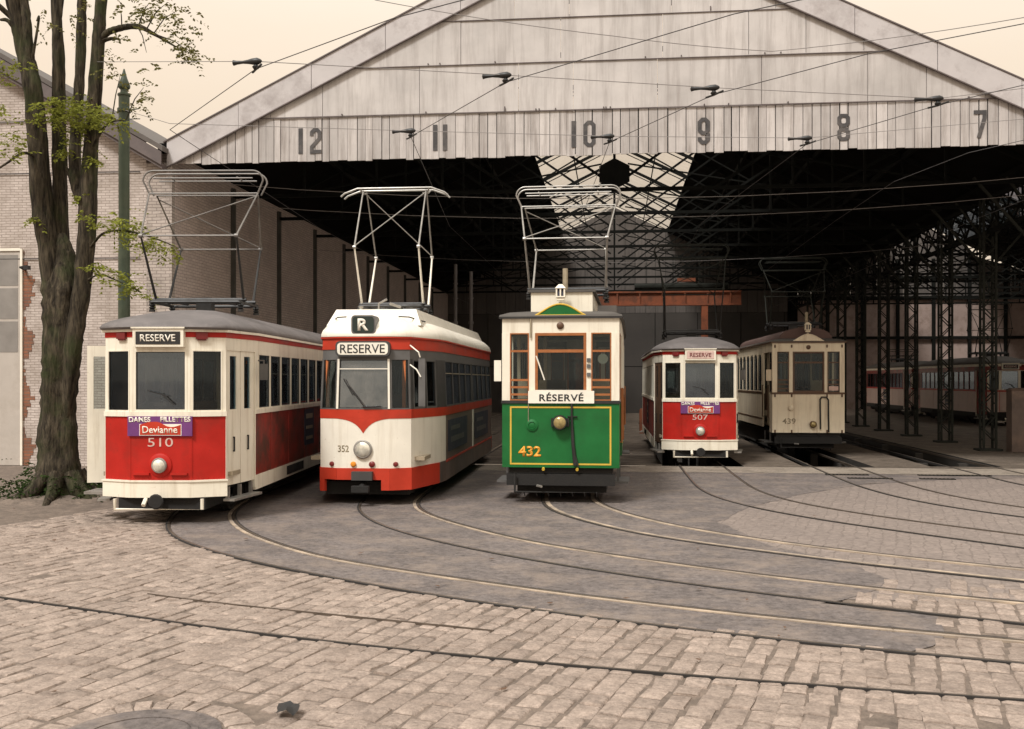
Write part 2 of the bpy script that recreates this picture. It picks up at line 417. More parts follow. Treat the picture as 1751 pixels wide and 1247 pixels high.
def interior(root, hw, L, zf, zt, ends):
    mb = MB()
    mb.box(-hw+.06, hw-.06, .3, L-.3, zf-.06, zf)
    for y in ends:
        for x0, x1 in ((-hw+.06, -.35), (.35, hw-.06)): mb.box(x0, x1, y-.02, y+.02, zf, zt-.9); mb.box(x0, x1, y-.021, y+.021, zt-.12, zt)
        for x in (-hw+.08, -.37, .37, hw-.08): mb.box(x-.03, x+.03, y-.025, y+.025, zt-.9, zt-.12)
    mb.build('interior', 'inner', root)
    s = MB(); y = ends[0]+.5
    while y < ends[1]-.5:
        for sx in (-1, 1):
            x0, x1 = sorted((sx*(hw-.08), sx*.28))
            s.box(x0, x1, y, y+.42, zf+.36, zf+.44); s.box(x0, x1, y+.40, y+.46, zf+.45, zf+.95)
        y += 1.1
    build_each(s, 'seat', 'seat', root)
    p = MB(); p.box(-.22, .12, .32, .55, zf, zf+.95); p.tube([(-.05, .42, zf+.95), (-.05, .42, zf+1.05)], .02); p.tube([(-.2, .42, zf+1.05), (.1, .42, zf+1.05)], .018)
    p.build('controller', 'darkwood', root)
# ---------------- the pointed-nose bogie tram (numbers 510, 507 and the far one)
def nose_tram(loc, rz, label, number, lower='red', facet='red', open_door=0, livery='red', blind=('letter_dark', 'letter'), banner=True, number_mat='letter_dim', pant=(2.5, 5.6)):
    L = 10.6
    t = thing('tram', label, 'tram', loc, rz, 'trams at the depot')
    P = mirror([(.42, 0), (.87, .20), (1.03, 1.2), (1.03, L-1.2), (.87, L-.2), (.42, L)])
    seg = [(P[i], P[(i+1) % 12]) for i in range(12)]
    Z = dict(sk=.38, lo=.60, si=1.53, w0=1.60, w1=2.48, up=2.66, gu=2.735)
    for ids, nm in (([11, 12], 'nose'), ([5, 6, 7], 'rear')): pass
    mb = MB(); mb.band(P, [11, 12, 13], Z['lo'], Z['si'], -.04, 0); mb.band(P, [5, 6, 7], Z['lo'], Z['si'], -.04, 0); build_each(mb, 'nose_panel', lower, t)
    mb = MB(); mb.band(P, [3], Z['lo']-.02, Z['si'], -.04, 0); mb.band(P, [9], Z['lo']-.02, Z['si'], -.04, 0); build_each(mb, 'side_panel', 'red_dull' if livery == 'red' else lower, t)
    mb = MB(); mb.band(P, [11, 12, 13], Z['sk'], Z['lo'], -.04, .035); mb.band(P, [5, 6, 7], Z['sk'], Z['lo'], -.04, .035)
    mb.band(P, [11, 12, 13], Z['lo'], Z['lo']+.025, -.03, .05); build_each(mb, 'bumper_skirt', 'cream' if livery == 'red' else 'under', t)
    mb = MB(); mb.band(P, [3], .36, .585, -.04, .005); mb.band(P, [9], .36, .585, -.04, .005)
    for sx, sg in ((1, 3), (-1, 9)):
        g = MB()
        for k in range(12): g.seg(*seg[sg], 2.0+k*.11, 2.06+k*.11, .40, .55, .006, .018)
        g.build('skirt_grille', 'under', t)
    build_each(mb, 'side_skirt', 'cream' if livery == 'red' else 'under', t)
    mb = MB()
    for ids in ([11, 12, 13], [3], [5, 6, 7], [9]): mb.band(P, ids, Z['si'], Z['w0'], -.04, .022)
    build_each(mb, 'waist_moulding', 'cream' if livery == 'red' else 'red', t)
    mb = MB(); mb.band(P, list(range(12)), Z['w1'], Z['up'], -.04, 0); mb.build('cant_panel', 'cream' if livery == 'red' else 'red_dull', t)
    mb = MB(); mb.band(P, list(range(12)), Z['up'], Z['gu'], -.04, .008); mb.build('cant_stripe', 'red' if livery == 'red' else 'cream', t)
    mb = MB(); mb.band(P, list(range(12)), Z['gu'], Z['gu']+.035, -.05, .05); mb.build('gutter', 'cream', t)
    # windows
    for s, marg in ((0, .05), (6, .05)):
        wallwin(t, *seg[s], Z['w0'], Z['w1'], [(.04, .80)], 'cream', fm='cream', fw=.03, gm='shineglass')
    for s in (1, 5): wallwin(t, *seg[s], Z['w0'], Z['w1'], [(.025, .445)], 'cream', fm='cream', fw=.02)
    for s in (11, 7): wallwin(t, *seg[s], Z['w0'], Z['w1'], [(.047, .467)], 'cream', fm='cream', fw=.02)
    Ls = L-2.4; nw = 11; pw = (Ls-.3)/nw
    for s in (3, 9):
        wallwin(t, *seg[s], Z['w0'], Z['w1']-.02, [(.15+pw*k+.02, .15+pw*(k+1)-.02) for k in range(nw)], 'cream' if livery == 'red' else 'maroon', fm='cream' if livery == 'red' else 'maroon', fw=.018)
        c = MB(); c.seg(*seg[s], .0, Ls, Z['w1']-.02, Z['w1'], -.04, 0); c.build('window_header', 'cream' if livery == 'red' else 'maroon', t)
    # doors: two leaves on each tapered corner
    for s in (2, 4, 8, 10):
        A, B = map(Vector, seg[s]); dl = (B-A).length
        for k in (0, 1):
            a0, a1 = .03+k*(dl-.06)/2+.008, .03+(k+1)*(dl-.06)/2-.008
            if s == 10 and open_door and k == 1: continue
            lf = MB()
            wy0, wy1 = a0+.12, a1-.12
            lf.seg(A, B, a0, a1, .52, Z['w0']+.02, -.045, -.012); lf.seg(A, B, a0, a1, Z['w1']-.08, Z['w1'], -.045, -.012)
            lf.seg(A, B, a0, wy0, Z['w0']+.02, Z['w1']-.08, -.045, -.012); lf.seg(A, B, wy1, a1, Z['w0']+.02, Z['w1']-.08, -.045, -.012)
            dmat = ('cream' if livery == 'red' else 'red_dull') if not (number == '507' and s == 10) else 'darkwood'
            d = lf.build('door_leaf', dmat, t)
            g = MB(); g.seg(A, B, wy0-.005, wy1+.005, Z['w0']+.015, Z['w1']-.075, -.032, -.026); g.build('pane', 'glass', d, smooth=0)
            h = MB(); m = (a0+a1)/2
            h.seg(A, B, m-.012, m+.012, 1.0, 1.22, .0, .015); h.seg(A, B, m-.01, m+.01, 1.0, 1.02, -.012, .0); h.seg(A, B, m-.01, m+.01, 1.2, 1.22, -.012, .0); h.build('handle', 'black', d)
        st = MB(); st.seg(A, B, 0, .026, .40, Z['w1'], -.06, .004); st.seg(A, B, dl-.026, dl, .40, Z['w1'], -.06, .004)
        build_each(st, 'door_post', 'cream', t)
        sp = MB(); sp.seg(A, B, .03, dl-.03, .30, .335, -.05, .12); sp.seg(A, B, .1, .14, .335, .50, -.05, .0); sp.seg(A, B, dl-.14, dl-.1, .335, .5, -.05, 0); sp.seg(A, B, dl/2-.02, dl/2+.02, .335, .5, -.05, 0)
        sp.build('door_step', 'steel', t)
    if open_door:
        A = Vector((-1.02, .78)); B = Vector((-1.30, .70)) if open_door == 1 else Vector((-1.3, .7))
        A2 = Vector((-1.34, .66)); B2 = Vector((-1.0, .74)); lf = MB(); w = (B2-A2).length
        for z0, z1, a, b in ((.52, 1.62, 0, w), (2.40, 2.56, 0, w), (1.62, 2.40, 0, .09), (1.62, 2.40, w-.06, w)): lf.seg(A2, B2, a, b, z0, z1, -.035, 0)
        d = lf.build('open_door_leaf', 'cream', t); g = MB(); g.seg(A2, B2, .085, w-.055, 1.615, 2.405, -.02, -.015); g.build('pane', 'glass', d, smooth=0)
        sp = MB(); sp.box(-1.34, -1.02, .55, 1.0, .36, .40); sp.build('fold_out_step', 'steel', t)
    # roof
    lv = [(2.772, -.045), (2.80, -.055), (2.85, -.03), (2.91, .05), (2.965, .16), (3.015, .29), (3.065, .42), (3.105, .53), (3.13, .64), (3.14, .78)]
    roof_shell(P, lv, L, 1.9).build('roof', 'roof' if livery == 'red' else 'roofdark', t, smooth=60)
    # destination box, lamps
    y = -.05
    db = MB(); db.box(-.36, .36, -.10, .06, 2.52, 2.775); db.box(-.38, .38, -.12, .1, 2.778, 2.80); db.box(-.315, .315, -.108, -.10, 2.555, 2.735, 1)
    d = db.build('destination_box', ['cream', 'black' if blind[0] == 'letter_dark' else 'letter_dim'], t)
    text('RESERVE', 'lettering', blind[1], d, (0, -.1085, 2.645), .10, .50, bold=.012)
    for sx in (-1, 1):
        l = MB(); A, B = seg[1] if sx > 0 else seg[11]; m = .16 if sx > 0 else .34
        l.seg(A, B, m-.08, m+.08, 2.635, 2.725, .008, .05); l.seg(A, B, m-.06, m+.06, 2.615, 2.635, .008, .04); l.build('signal_lamp', 'maroon', t)
        l = MB(); l.box(sx*.27-.12, sx*.27+.12, -.045, 0, .70, .73); l.build('lifting_ledge', lower, t)
    hl = MB(); hl.lathe([(.17, .0), (.165, .02), (.13, .035)], (0, 0, .84), 'Y', 24); hl.build('lamp_surround', lower, t)
    headlight(t, 0, -.03, .84, .095, 'steel', 'lens', .05)
    text(number, 'fleet_number', number_mat, t, (0, -.003, 1.165), .125, .36, bold=.0)
    if banner:
        b = MB(); b.box(-.46, .46, -.03, -.003, 1.255, 1.535); b.box(-.29, .31, -.034, -.03, 1.262, 1.425, 1)
        K = 12
        pts = [(-.28+.58*k/K, 1.415+.035*math.sin(k/K*2*PI)+.03*math.exp(-((k-K*.48)/2)**2)) for k in range(K+1)]
        b.prism([(-.28, 1.272), (.30, 1.272)]+list(reversed(pts)), -.038, -.034, 2)
        bb = b.build('advert_board', ['purple', 'letter', 'red_bright'], t)
        text('DAMES', 'lettering', 'letter', bb, (-.285, -.0305, 1.488), .075, .31, bold=.03)
        text('FILLETTES', 'lettering', 'letter', bb, (.225, -.0305, 1.492), .075, .43, bold=.03)
        text('Devianne', 'lettering', 'letter', bb, (.005, -.0385, 1.345), .10, .50, bold=.012)
    for s in (3, 9):
        for k in range(6):
            bd = MB(); bd.seg(*seg[s], .9+k*1.25, .925+k*1.25, Z['lo'], Z['si']-.002, 0, .007); bd.build('panel_bead', 'red_dull' if livery == 'red' else lower, t)
    for sx, sg, m in ((1, 1, .015), (-1, 11, .47)):
        bd = MB(); bd.seg(*seg[sg], m, m+.02, Z['lo']+.03, Z['si']-.002, 0, .006); bd.build('panel_bead', facet, t)
    rv = MB()
    for sg, l in ((0, .84), (1, .49), (11, .49)):
        for zz in (Z['lo']+.045, Z['si']-.03):
            for k in range(int(l/.07)): rv.seg(*seg[sg], .03+k*.07, .042+k*.07, zz, zz+.012, 0, .005)
    rv.build('rivets', facet, t)['kind'] = 'stuff'
    # posters on the sides
    for s in (3, 9):
        A, B = seg[s]; s0 = 3.4 if s == 3 else Ls-4.2
        p = MB(); p.seg(A, B, s0, s0+.8, .82, 1.5, .0, .012)
        for k in range(3): p.seg(A, B, s0+.12, s0+.68, 1.32-k*.2, 1.38-k*.2+.03*(k == 0), .012, .016, 1)
        p.build('side_poster', ['poster', 'grey_letter'], t)
    # underframe, plus low boxes added to deepen the shade beneath
    u = MB(); u.box(-.72, .72, .25, L-.25, .42, .62); u.box(-.8, .8, 3.2, 7.2, .26, .45); u.box(-.62, .62, .05, 1.0, .20, .42); u.box(-.7, .7, 1.0, L-1.0, .16, .30); u.build('underframe', 'under', t)
    for yb in (2.3, L-2.3):
        for dy in (-.75, .75): wheelset(t, yb+dy, .33)
        for sx in (-1, 1):
            b = MB(); b.box(sx*.74-.05, sx*.74+.05, yb-1.15, yb+1.15, .25, .45); b.box(sx*.74-.07, sx*.74+.07, yb-.9, yb-.6, .2, .5); b.box(sx*.74-.07, sx*.74+.07, yb+.6, yb+.9, .2, .5); b.build('bogie_frame', 'under', t)
    f = MB(); f.tube([(-.62, -.08, .37), (-.62, -.08, .22), (.62, -.08, .22), (.62, -.08, .37)], .025, 6); f.tube([(-.2, -.02, .36), (-.2, -.12, .28)], .03, 6); f.build('guard_bar', 'cream', t)
    k = MB(); k.tube([(0, .2, .36), (0, -.16, .34)], .05); k.lathe([(.09, 0), (.11, .03), (.09, .05)], (0, -.15, .34), 'Y', 14); k.build('coupler', 'under', t)
    interior(t, 1.0, L, .72, 2.6, (1.5, L-1.5))
    w = MB(); w.tube([(.20, -.025, 1.70), (.02, -.035, 1.86)], .010, 6); w.tube([(-.17, -.03, 1.90), (.13, -.03, 1.82)], .008, 6); w.build('wiper', 'black', t)
    m = MB(); m.tube([(1.06, 1.25, 2.35), (1.16, 1.2, 2.35), (1.16, 1.2, 2.3)], .012, 6); m.box(1.10, 1.22, 1.19, 1.21, 2.05, 2.3); m.build('mirror', 'greyframe', t)
    if pant: pantograph(t, pant[0], 3.13, pant[1], 'bow', ('black', 'midsteel' if number == '510' else 'irongrey'))  # indoor pantographs get a darker metal in place of depot shade
    return t
# ---------------- the streamlined white and red tram 352
def round_tram(loc, rz, label):
    L = 11.0; t = thing('tram', label, 'tram', loc, rz, 'trams at the depot')
    P = mirror([(.44, 0), (.76, .17), (1.05, 1.25), (1.10, 1.7), (1.10, L-1.7), (1.05, L-1.25), (.76, L-.17), (.44, L)])
    n = 16; seg = [(P[i], P[(i+1) % n]) for i in range(n)]
    def df(x, y, z):                       # sides lean inwards above the waist
        k = max(0, z-1.6)*.045
        return (x*(1-k), y+(k*1.0 if y < L/2 else -k*1.0), z)
    front = [14, 15, 16, 17, 18]; rear = [6, 7, 8, 9, 10][0:5]
    fr = [15, 16, 17]; re = [7, 8, 9]
    mb = MB(); mb.band(P, [13, 14, 15, 16, 17, 18, 19], .61, 1.42, -.04, 0); mb.band(P, [5, 6, 7, 8, 9, 10, 11], .61, 1.42, -.04, 0); build_each(mb, 'nose_panel', 'white', t)
    mb = MB(); mb.band(P, list(range(16)), 1.42, 1.57, -.04, .006); mb.build('waist_band', 'red_bright', t)
    v = MB(); K = 18
    def zz(x): return 1.42-.255*math.exp(-abs(x)/.15)+.255*math.exp(-.44/.15)
    pts = [(-.44+.88*k/K, zz(-.44+.88*k/K)) for k in range(K+1)]
    v.prism(pts+[(.44, 1.4195), (-.44, 1.4195)], -.006, -.001); v.build('waist_chevron', 'red_bright', t)
    # red skirt with a notch in the middle
    mb = MB(); mb.seg(*seg[0], 0, .88, .42, .61, -.04, .012); mb.band(P, [17, 18], .25, .61, -.04, .012); mb.band(P, [14, 15], .42, .61, -.04, .012)
    mb.seg(*seg[0], .74, .88, .25, .42, -.04, .012); mb.seg(*seg[15], 0, .10, .22, .42, -.04, .012); mb.band(P, [14], .25, .42, -.04, .012)
    mb.band(P, [6, 7, 8, 9, 10], .3, .61, -.04, .012); build_each(mb, 'nose_skirt', 'red_bright', t)
    mb = MB()
    for s in (3, 4, 12, 13, 5, 11): mb.band(P, [s], .25, .61, -.04, .004, 0)
    build_each(mb, 'side_skirt', 'posterbrown', t)
    for s in (4, 12):
        mm = MB(); mm.band(P, [s], .575, .615, -.03, .010); mm.build('skirt_moulding', 'red_bright', t)
    mb = MB(); mb.band(P, [4], .615, 1.415, -.04, -.002); mb.band(P, [12], .615, 1.415, -.04, -.002); build_each(mb, 'side_panel', 'posterbrown', t)
    mb = MB(); mb.band(P, list(range(16)), 2.40, 2.55, -.04, 0); mb.build('window_header', 'greyframe', t, deform=df)
    mb = MB(); mb.band(P, list(range(16)), 2.55, 2.735, -.04, .012); mb.build('cant_band', 'red_bright', t, deform=df)
    mb = MB(); mb.band(P, list(range(16)), 2.735, 2.76, -.05, .045); mb.build('gutter', 'red_bright', t, deform=df)
    for s in (0, 8): wallwin(t, *seg[s], 1.57, 2.40, [(.012, .868)], 'greyframe', df=df, fm='greyframe', fw=.02, gm='paleglass')
    for sx in (-1, 1):
        p = MB(); p.box(sx*.43-.017, sx*.43+.017, -.02, 0, 1.58, 2.395); build_each(p, 'pillar_trim', 'letter', t, deform=df)
    p = MB(); p.box(-.41, .41, -.014, 0, 2.225, 2.24); p.build('windscreen_bar', 'letter', t, deform=df)
    for s in (1, 15, 7, 9): wallwin(t, *seg[s], 1.57, 2.40, [(.02, .345)], 'greyframe', df=df, fm='greyframe', fw=.018)
    for s in (2, 14, 6, 10):
        dl = (Vector(seg[s][1])-Vector(seg[s][0])).length
        wallwin(t, *seg[s], 1.57, 2.40, [(.10, dl/2-.05), (dl/2+.05, dl-.10)], 'grey', df=df, fm='greyframe', fw=.03)
    for s in (3, 5, 11, 13):
        mb = MB(); mb.band(P, [s], 1.57, 2.40, -.04, 0); mb.build('door_pillar', 'grey', t, deform=df)
    Ls = L-3.4; wl = []
    for g0 in (.05, Ls/2+.12):
        for k in range(4): wl.append((g0+k*(Ls/2-.17)/4+.01, g0+(k+1)*(Ls/2-.17)/4-.01))
    for s in (4, 12): wallwin(t, *seg[s], 1.57, 2.40, wl, 'grey', df=df, fm='greyframe', fw=.018, bars=(2.17,), barm='grey_letter')
    for s in (4, 12):
        mb = MB(); mb.seg(*seg[s], Ls/2-.10, Ls/2+.10, .615, 1.41, 0, .012); mb.build('panel_strip', 'white', t)
        for s0 in (.25, Ls/2+.35):
            p = MB(); p.seg(*seg[s], s0, s0+2.6, .75, 1.32, 0, .010); p.seg(*seg[s], s0+.3, s0+1.5, 1.12, 1.2, .010, .013, 1); p.seg(*seg[s], s0+.3, s0+2.1, .9, 1.0, .010, .013, 1)
            p.build('side_poster', ['poster', 'greyframe'], t)
    lv = [(2.762, -.04), (2.80, -.045), (2.87, -.02), (2.94, .04), (3.0, .11), (3.055, .21), (3.10, .34), (3.13, .5), (3.14, .75)]
    roof_shell(P, lv, L, 1.25).build('roof', 'white', t, smooth=70, deform=df)
    f = MB()
    f.hexa([(-.82, .75, 2.98), (.82, .75, 2.98), (.82, L-1.0, 2.98), (-.82, L-1.0, 2.98), (-.70, .95, 3.27), (.70, .95, 3.27), (.70, L-1.3, 3.27), (-.70, L-1.3, 3.27)])
    f.build('roof_fairing', 'white', t)
    f = MB()
    for sx in (-1, 1): f.tube([(sx*.45, .66, 3.125), (sx*.62, .72, 3.12), (sx*.83, 1.1, 3.06)], .012, 6)
    build_each(f, 'fairing_seam', 'grey', t)
    b = MB(); b.prism(rrect(-.20, .20, 2.80, 3.11, .06), .0, .30); b.prism(rrect(-.175, .175, 2.825, 3.085, .05), -.008, -.001, 1); bo = b.build('route_box', ['greyframe', 'routegreen'], t)
    text('R', 'lettering', 'letter', bo, (0.0, -.0085, 2.955), .20, .18, bold=.03)
    b = MB(); b.prism(rrect(-.45, .45, 2.435, 2.685, .07), -.05, .06); b.prism(rrect(-.42, .42, 2.462, 2.658, .06), -.056, -.051, 1); bo = b.build('destination_box', ['grey', 'letter'], t)
    text('RESERVE', 'lettering', 'letter_dark', bo, (0, -.0565, 2.56), .145, .74, bold=.005)
    headlight(t, 0, 0, .92, .135, 'steel', 'lens', .055)
    for x, m, r in ((-.53, 'maroon', .04), (-.16, 'blinker', .045), (.15, 'maroon', .05), (.53, 'maroon', .04)):
        l = MB(); yy = 0 if abs(x) < .44 else .05
        l.lathe([(r, -.02), (r, .03), (r*.7, .045), (r*.2, .05)], (x, yy, .675), 'Y', 14); l.build('marker_lamp', m, t)
    text('352', 'fleet_number', 'grey_letter', t, (-.33, -.002, .93), .11, .18, bold=.01)
    c = MB(); c.box(-.17, .17, -.12, .1, .42, .56); c.build('coupler_box', 'grey', t)
    c = MB(); c.tube([(0, .1, .34), (0, -.2, .3)], .05); c.box(-.14, .14, -.25, -.15, .24, .34); c.build('coupler', 'under', t)
    m = MB(); m.tube([(.74, .2, 2.62), (.92, -.02, 2.50), (.94, .0, 2.42)], .012, 6); m.tube([(.74, .2, 2.3), (.88, .02, 2.22), (.95, .0, 2.1)], .012, 6); m.build('mirror_arm', 'letter', t)
    m = MB(); m.box(.91, 1.02, .015, .04, 1.62, 2.40); mo = m.build('mirror', ['greyframe'], t)
    m = MB(); m.tube([(.30, -.035, 1.62), (.0, -.04, 1.61)], .010, 6); m.tube([(.02, -.035, 1.62), (-.24, -.02, 1.95)], .009, 6); m.tube([(-.32, -.03, 2.07), (-.16, -.03, 1.80)], .009, 6); m.build('wiper', 'black', t)
    i = MB()
    for sx in (-1, 1): i.box(sx*.64-.028, sx*.64+.028, .165, .19, 1.58, 2.38)
    build_each(i, 'cab_pillar', 'orangewood', t)
    u = MB(); u.box(-.75, .75, .5, L-.5, .35, .62); u.box(-.85, .85, 3.6, 7.2, .22, .5); u.box(-.7, .7, .3, L-.4, .15, .36); u.build('underframe', 'under', t)  # lowest box added to block light under the tram
    for yb in (2.4, L-2.4):
        for dy in (-.8, .8): wheelset(t, yb+dy, .33)
        for sx in (-1, 1):
            b = MB(); b.box(sx*.72-.05, sx*.72+.05, yb-1.15, yb+1.15, .25, .42); b.box(sx*.72-.07, sx*.72+.07, yb-.95, yb-.6, .2, .5); b.box(sx*.72-.07, sx*.72+.07, yb+.6, yb+.95, .2, .5); b.build('bogie_frame', 'under', t)
    interior(t, 1.02, L, .78, 2.5, (1.6, L-1.6))
    pantograph(t, 2.6, 3.27, 5.66, 'strip', ('letter', 'steel'))
    q = MB(); q.tube([(-.1, 1.6, 3.28), (-.1, 1.6, 3.42), (.05, 1.6, 3.5)], .02, 6); q.lathe([(.05, 0), (.03, .05), (.05, .1)], (-.45, 1.7, 3.28), 'Z', 10); q.tube([(.1, 1.6, 3.42), (.28, 1.7, 3.36)], .025, 6); build_each(q, 'roof_fitting', 'steel', t)
    return t
# ---------------- the old open-platform trams 432 (green) and 439 (cream)
def old_tram(loc, rz, label, green=True):
    L = 8.6; hw = .97; t = thing('tram', label, 'tram', loc, rz, 'trams at the depot')
    pl = 1.45
    P = [(-hw, 0), (hw, 0), (hw+.03, pl), (hw+.03, L-pl), (hw, L), (-hw, L), (-hw-.03, L-pl), (-hw-.03, pl)]
    n = 8; seg = [(P[i], P[(i+1) % n]) for i in range(n)]
    low = 'green' if green else 'oldcream'; up = 'cream' if green else 'oldcream'; wd = 'wood' if green else 'darkwood'
    zb, zw, z0, z1, zc = .60, 1.66, 1.71, 2.83, 3.07
    mb = MB(); mb.band(P, [0], zb, zw, -.04, 0); mb.band(P, [4], zb, zw, -.04, 0); build_each(mb, 'dash_panel', low, t)
    mb = MB(); mb.band(P, [2], zb+.1, zw, -.04, 0); mb.band(P, [6], zb+.1, zw, -.04, 0)
    for s in (1, 3, 5, 7): mb.seg(*seg[s], 0 if s in (1, 5) else pl-.42, .42 if s in (1, 5) else pl, zb, zw, -.04, 0)
    build_each(mb, 'side_panel', low, t)
    mb = MB(); mb.band(P, [0], zw, z0, -.04, .02); mb.band(P, [4], zw, z0, -.04, .02); mb.band(P, [2], zw, z0, -.04, .015); mb.band(P, [6], zw, z0, -.04, .015)
    build_each(mb, 'waist_rail', 'black' if green else 'darkwood', t)
    mb = MB(); mb.band(P, list(range(8)), z1, zc, -.04, 0); mb.build('cant_panel', up, t)
    mb = MB(); mb.band(P, list(range(8)), zc, zc+.03, -.05, .05); mb.build('cornice', 'black' if green else 'darkwood', t)
    # front and rear windows
    for s in (0, 4):
        W = [(.13, .45), (.55, 1.40), (1.48, 1.81)]; A, B = seg[s]
        mb = MB()
        for a, b in ((0, .13), (.45, .55), (1.40, 1.48), (1.81, 1.94)): mb.seg(A, B, a, b, z0, z1, -.04, .004)
        build_each(mb, 'window_post', up, t)
        window(t, A, B, *W[0], z0, z1, wd, .02, bars=(2.53, 2.05, 1.93, 1.81), bw=.035)
        window(t, A, B, *W[1], z0, z1, wd, .045, gm='glass', bars=(2.53,), bw=.05)
        window(t, A, B, *W[2], z0, z1, wd, .02, bars=(2.53, 2.05, 1.93, 1.81), bw=.035)
    for s in (1, 3, 5, 7):
        lead = s in (1, 5); A, B = seg[s]; l = (Vector(B)-Vector(A)).length
        mb = MB()
        for a, b in ((0, .07), (.40, .46), (l-.07, l)):
            aa, bb = (a, b) if lead else (l-b, l-a)
            mb.seg(A, B, aa, bb, z0-.05, z1, -.05, .003)
        build_each(mb, 'platform_post', up, t)
        a, b = (.075, .395) if lead else (l-.395, l-.075)
        window(t, A, B, a, b, z0, z1, wd, .02, bars=(2.53,), bw=.03)
        h = MB()
        for q in (.50, l-.10):
            qq = q if lead else l-q
            d = (Vector(B)-Vector(A)).normalized(); nn = Vector((d.y, -d.x)); p = Vector(A)+d*qq+nn*.025
            h.tube([(p.x, p.y, 1.0), (p.x, p.y, 1.9)], .016, 6)
            for z in (1.0, 1.9): h.tube([(p.x, p.y, z), (p.x-nn.x*.03, p.y-nn.y*.03, z)], .012, 6)
        build_each(h, 'grab_rail', 'wood' if green else 'darkwood', t)
        st = MB(); st.seg(A, B, .45 if lead else .08, l-.08 if lead else l-.45, .30, .335, -.1, .14); st.seg(A, B, .5 if lead else .12, .54 if lead else .16, .335, .6, -.06, -.02); st.seg(A, B, l-.16 if lead else l-.54, l-.12 if lead else l-.50, .335, .6, -.06, -.02)
        st.build('platform_step', 'greyframe', t)
    Ls = L-2*pl; nw = 7; pw = (Ls-.2)/nw
    for s in (2, 6):
        wallwin(t, *seg[s], z0, z1, [(.1+pw*k+.04, .1+pw*(k+1)-.04) for k in range(nw)], up, fm=up, fw=.025, arch=.14)
        bm_ = MB(); bm_.seg(*seg[s], .05, Ls-.05, zb+.32, zb+.35, 0, .012); bm_.build('side_moulding', 'gold' if green else 'darkwood', t)
    # roof, clerestory
    mb = roof_shell(P, [(zc+.031, -.05), (zc+.06, -.04), (zc+.11, .12), (zc+.15, .45), (zc+.16, .7)], L, 1.0); mb.build('roof', 'roofdark', t, smooth=60)
    if green:
        mb = MB(); mb.box(-.52, .52, .32, L-.32, zc+.10, zc+.46); mb.build('clerestory', 'cream', t)
        mb = MB(); mb.box(-.57, .57, .28, L-.28, zc+.462, zc+.50); mb.box(.60, .92, .45, 1.5, zc+.10, zc+.24); mb.build('clerestory_roof', 'roofdark', t)
    else:
        mb = MB(); K = 12; poly = [(-.72, zc+.09)]+[(-.72*math.cos(PI*k/K), zc+.12+.32*math.sin(PI*k/K)**.8) for k in range(K+1)]+[(.72, zc+.09)]
        mb.prism(list(reversed(poly)), .35, L-.35); mb.build('clerestory', 'roofred', t)
    K = 14
    arch = [(-.42+.84*k/K, zc+.045+.19*math.sin(PI*k/K)**1.2) for k in range(K+1)]
    g = MB(); g.prism(arch[:1]+[(-.42, zc+.033), (.42, zc+.033)]+list(reversed(arch[1:])), -.03, .0); po = g.build('pediment', 'green' if green else 'oldcream', t)
    g = MB()
    g.tube([(x, -.03, z) for x, z in arch], .014, 6); g.tube([(-.42, -.032, zc+.052), (.42, -.032, zc+.052)], .012, 6); g.build('pediment_trim', 'gold' if green else 'oldcream', po)
    l = MB(); l.box(-.06, .06, .02, .14, zc+.30, zc+.34); l.lathe([(.03, 0), (.03, .02)], (0, .08, zc+.26), 'Z', 8); l.box(-.075, .075, .0, .16, zc+.35, zc+.37)
    for x in (-.065, .065, 0):
        l.box(x-.012, x+.012, .005, .02, zc+.37, zc+.50); l.box(x-.012, x+.012, .14, .155, zc+.37, zc+.50)
    l.hexa([(-.09, -.01, zc+.50), (.09, -.01, zc+.5), (.09, .17, zc+.5), (-.09, .17, zc+.5), (-.03, .05, zc+.57), (.03, .05, zc+.57), (.03, .11, zc+.57), (-.03, .11, zc+.57)])
    l.box(-.05, .05, .03, .13, zc+.37, zc+.5, 1)
    l.build('roof_lantern', ['cream' if green else 'oldcream', 'poster'], t)
    s = MB(); s.tube([(.05, .5, zc+.4), (.05, .5, zc+.88)], .045, 10); s.build('roof_post', 'grey_letter', t)
    l = MB(); l.lathe([(.06, 0), (.06, .02), (.04, .035), (.01, .04)], (0, 0, 2.95), 'Y', 16); l.build('top_lamp', 'darkwood', t)
    if green:
        fr_ = MB(); y = -.006
        for x0, x1, a, b in ((-.84, .84, 1.585, 1.612), (-.84, .84, .645, .672), (-.84, -.813, .673, 1.584), (.813, .84, .673, 1.584)): fr_.box(x0, x1, y, -.001, a, b)
        build_each(fr_, 'gold_lining', 'gold', t)
        mb = MB(); mb.box(-hw, hw, -.012, 0, .60, .63); mb.build('dash_sill', 'green', t)
        b = MB(); b.box(-.53, .56, -.05, -.025, 1.665, 1.87); b.box(-.45, .45, -.05, -.025, 1.8705, 1.885); bo = b.build('destination_board', 'letter', t)
        text('R\u00c9SERV\u00c9', 'lettering', 'letter_dark', bo, (.02, -.0505, 1.772), .145, .73, bold=.02, spacing=1.1)
        headlight(t, 0, -.06, 1.35, .11, 'black', 'amberlens', .10)
        mm = MB(); mm.box(-.15, .15, -.06, 0, 1.28, 1.42); mm.build('lamp_bracket', 'black', t)
        text('432', 'fleet_number', 'orange', t, (-.51, -.002, .865), .175, .38, bold=.03)
        d = MB(); d.lathe([(.10, 0), (.10, .02), (.06, .035), (.055, .02), (.02, .03)], (-.47, 0, 1.30), 'Y', 18); d.build('bell_disc', 'green', t)
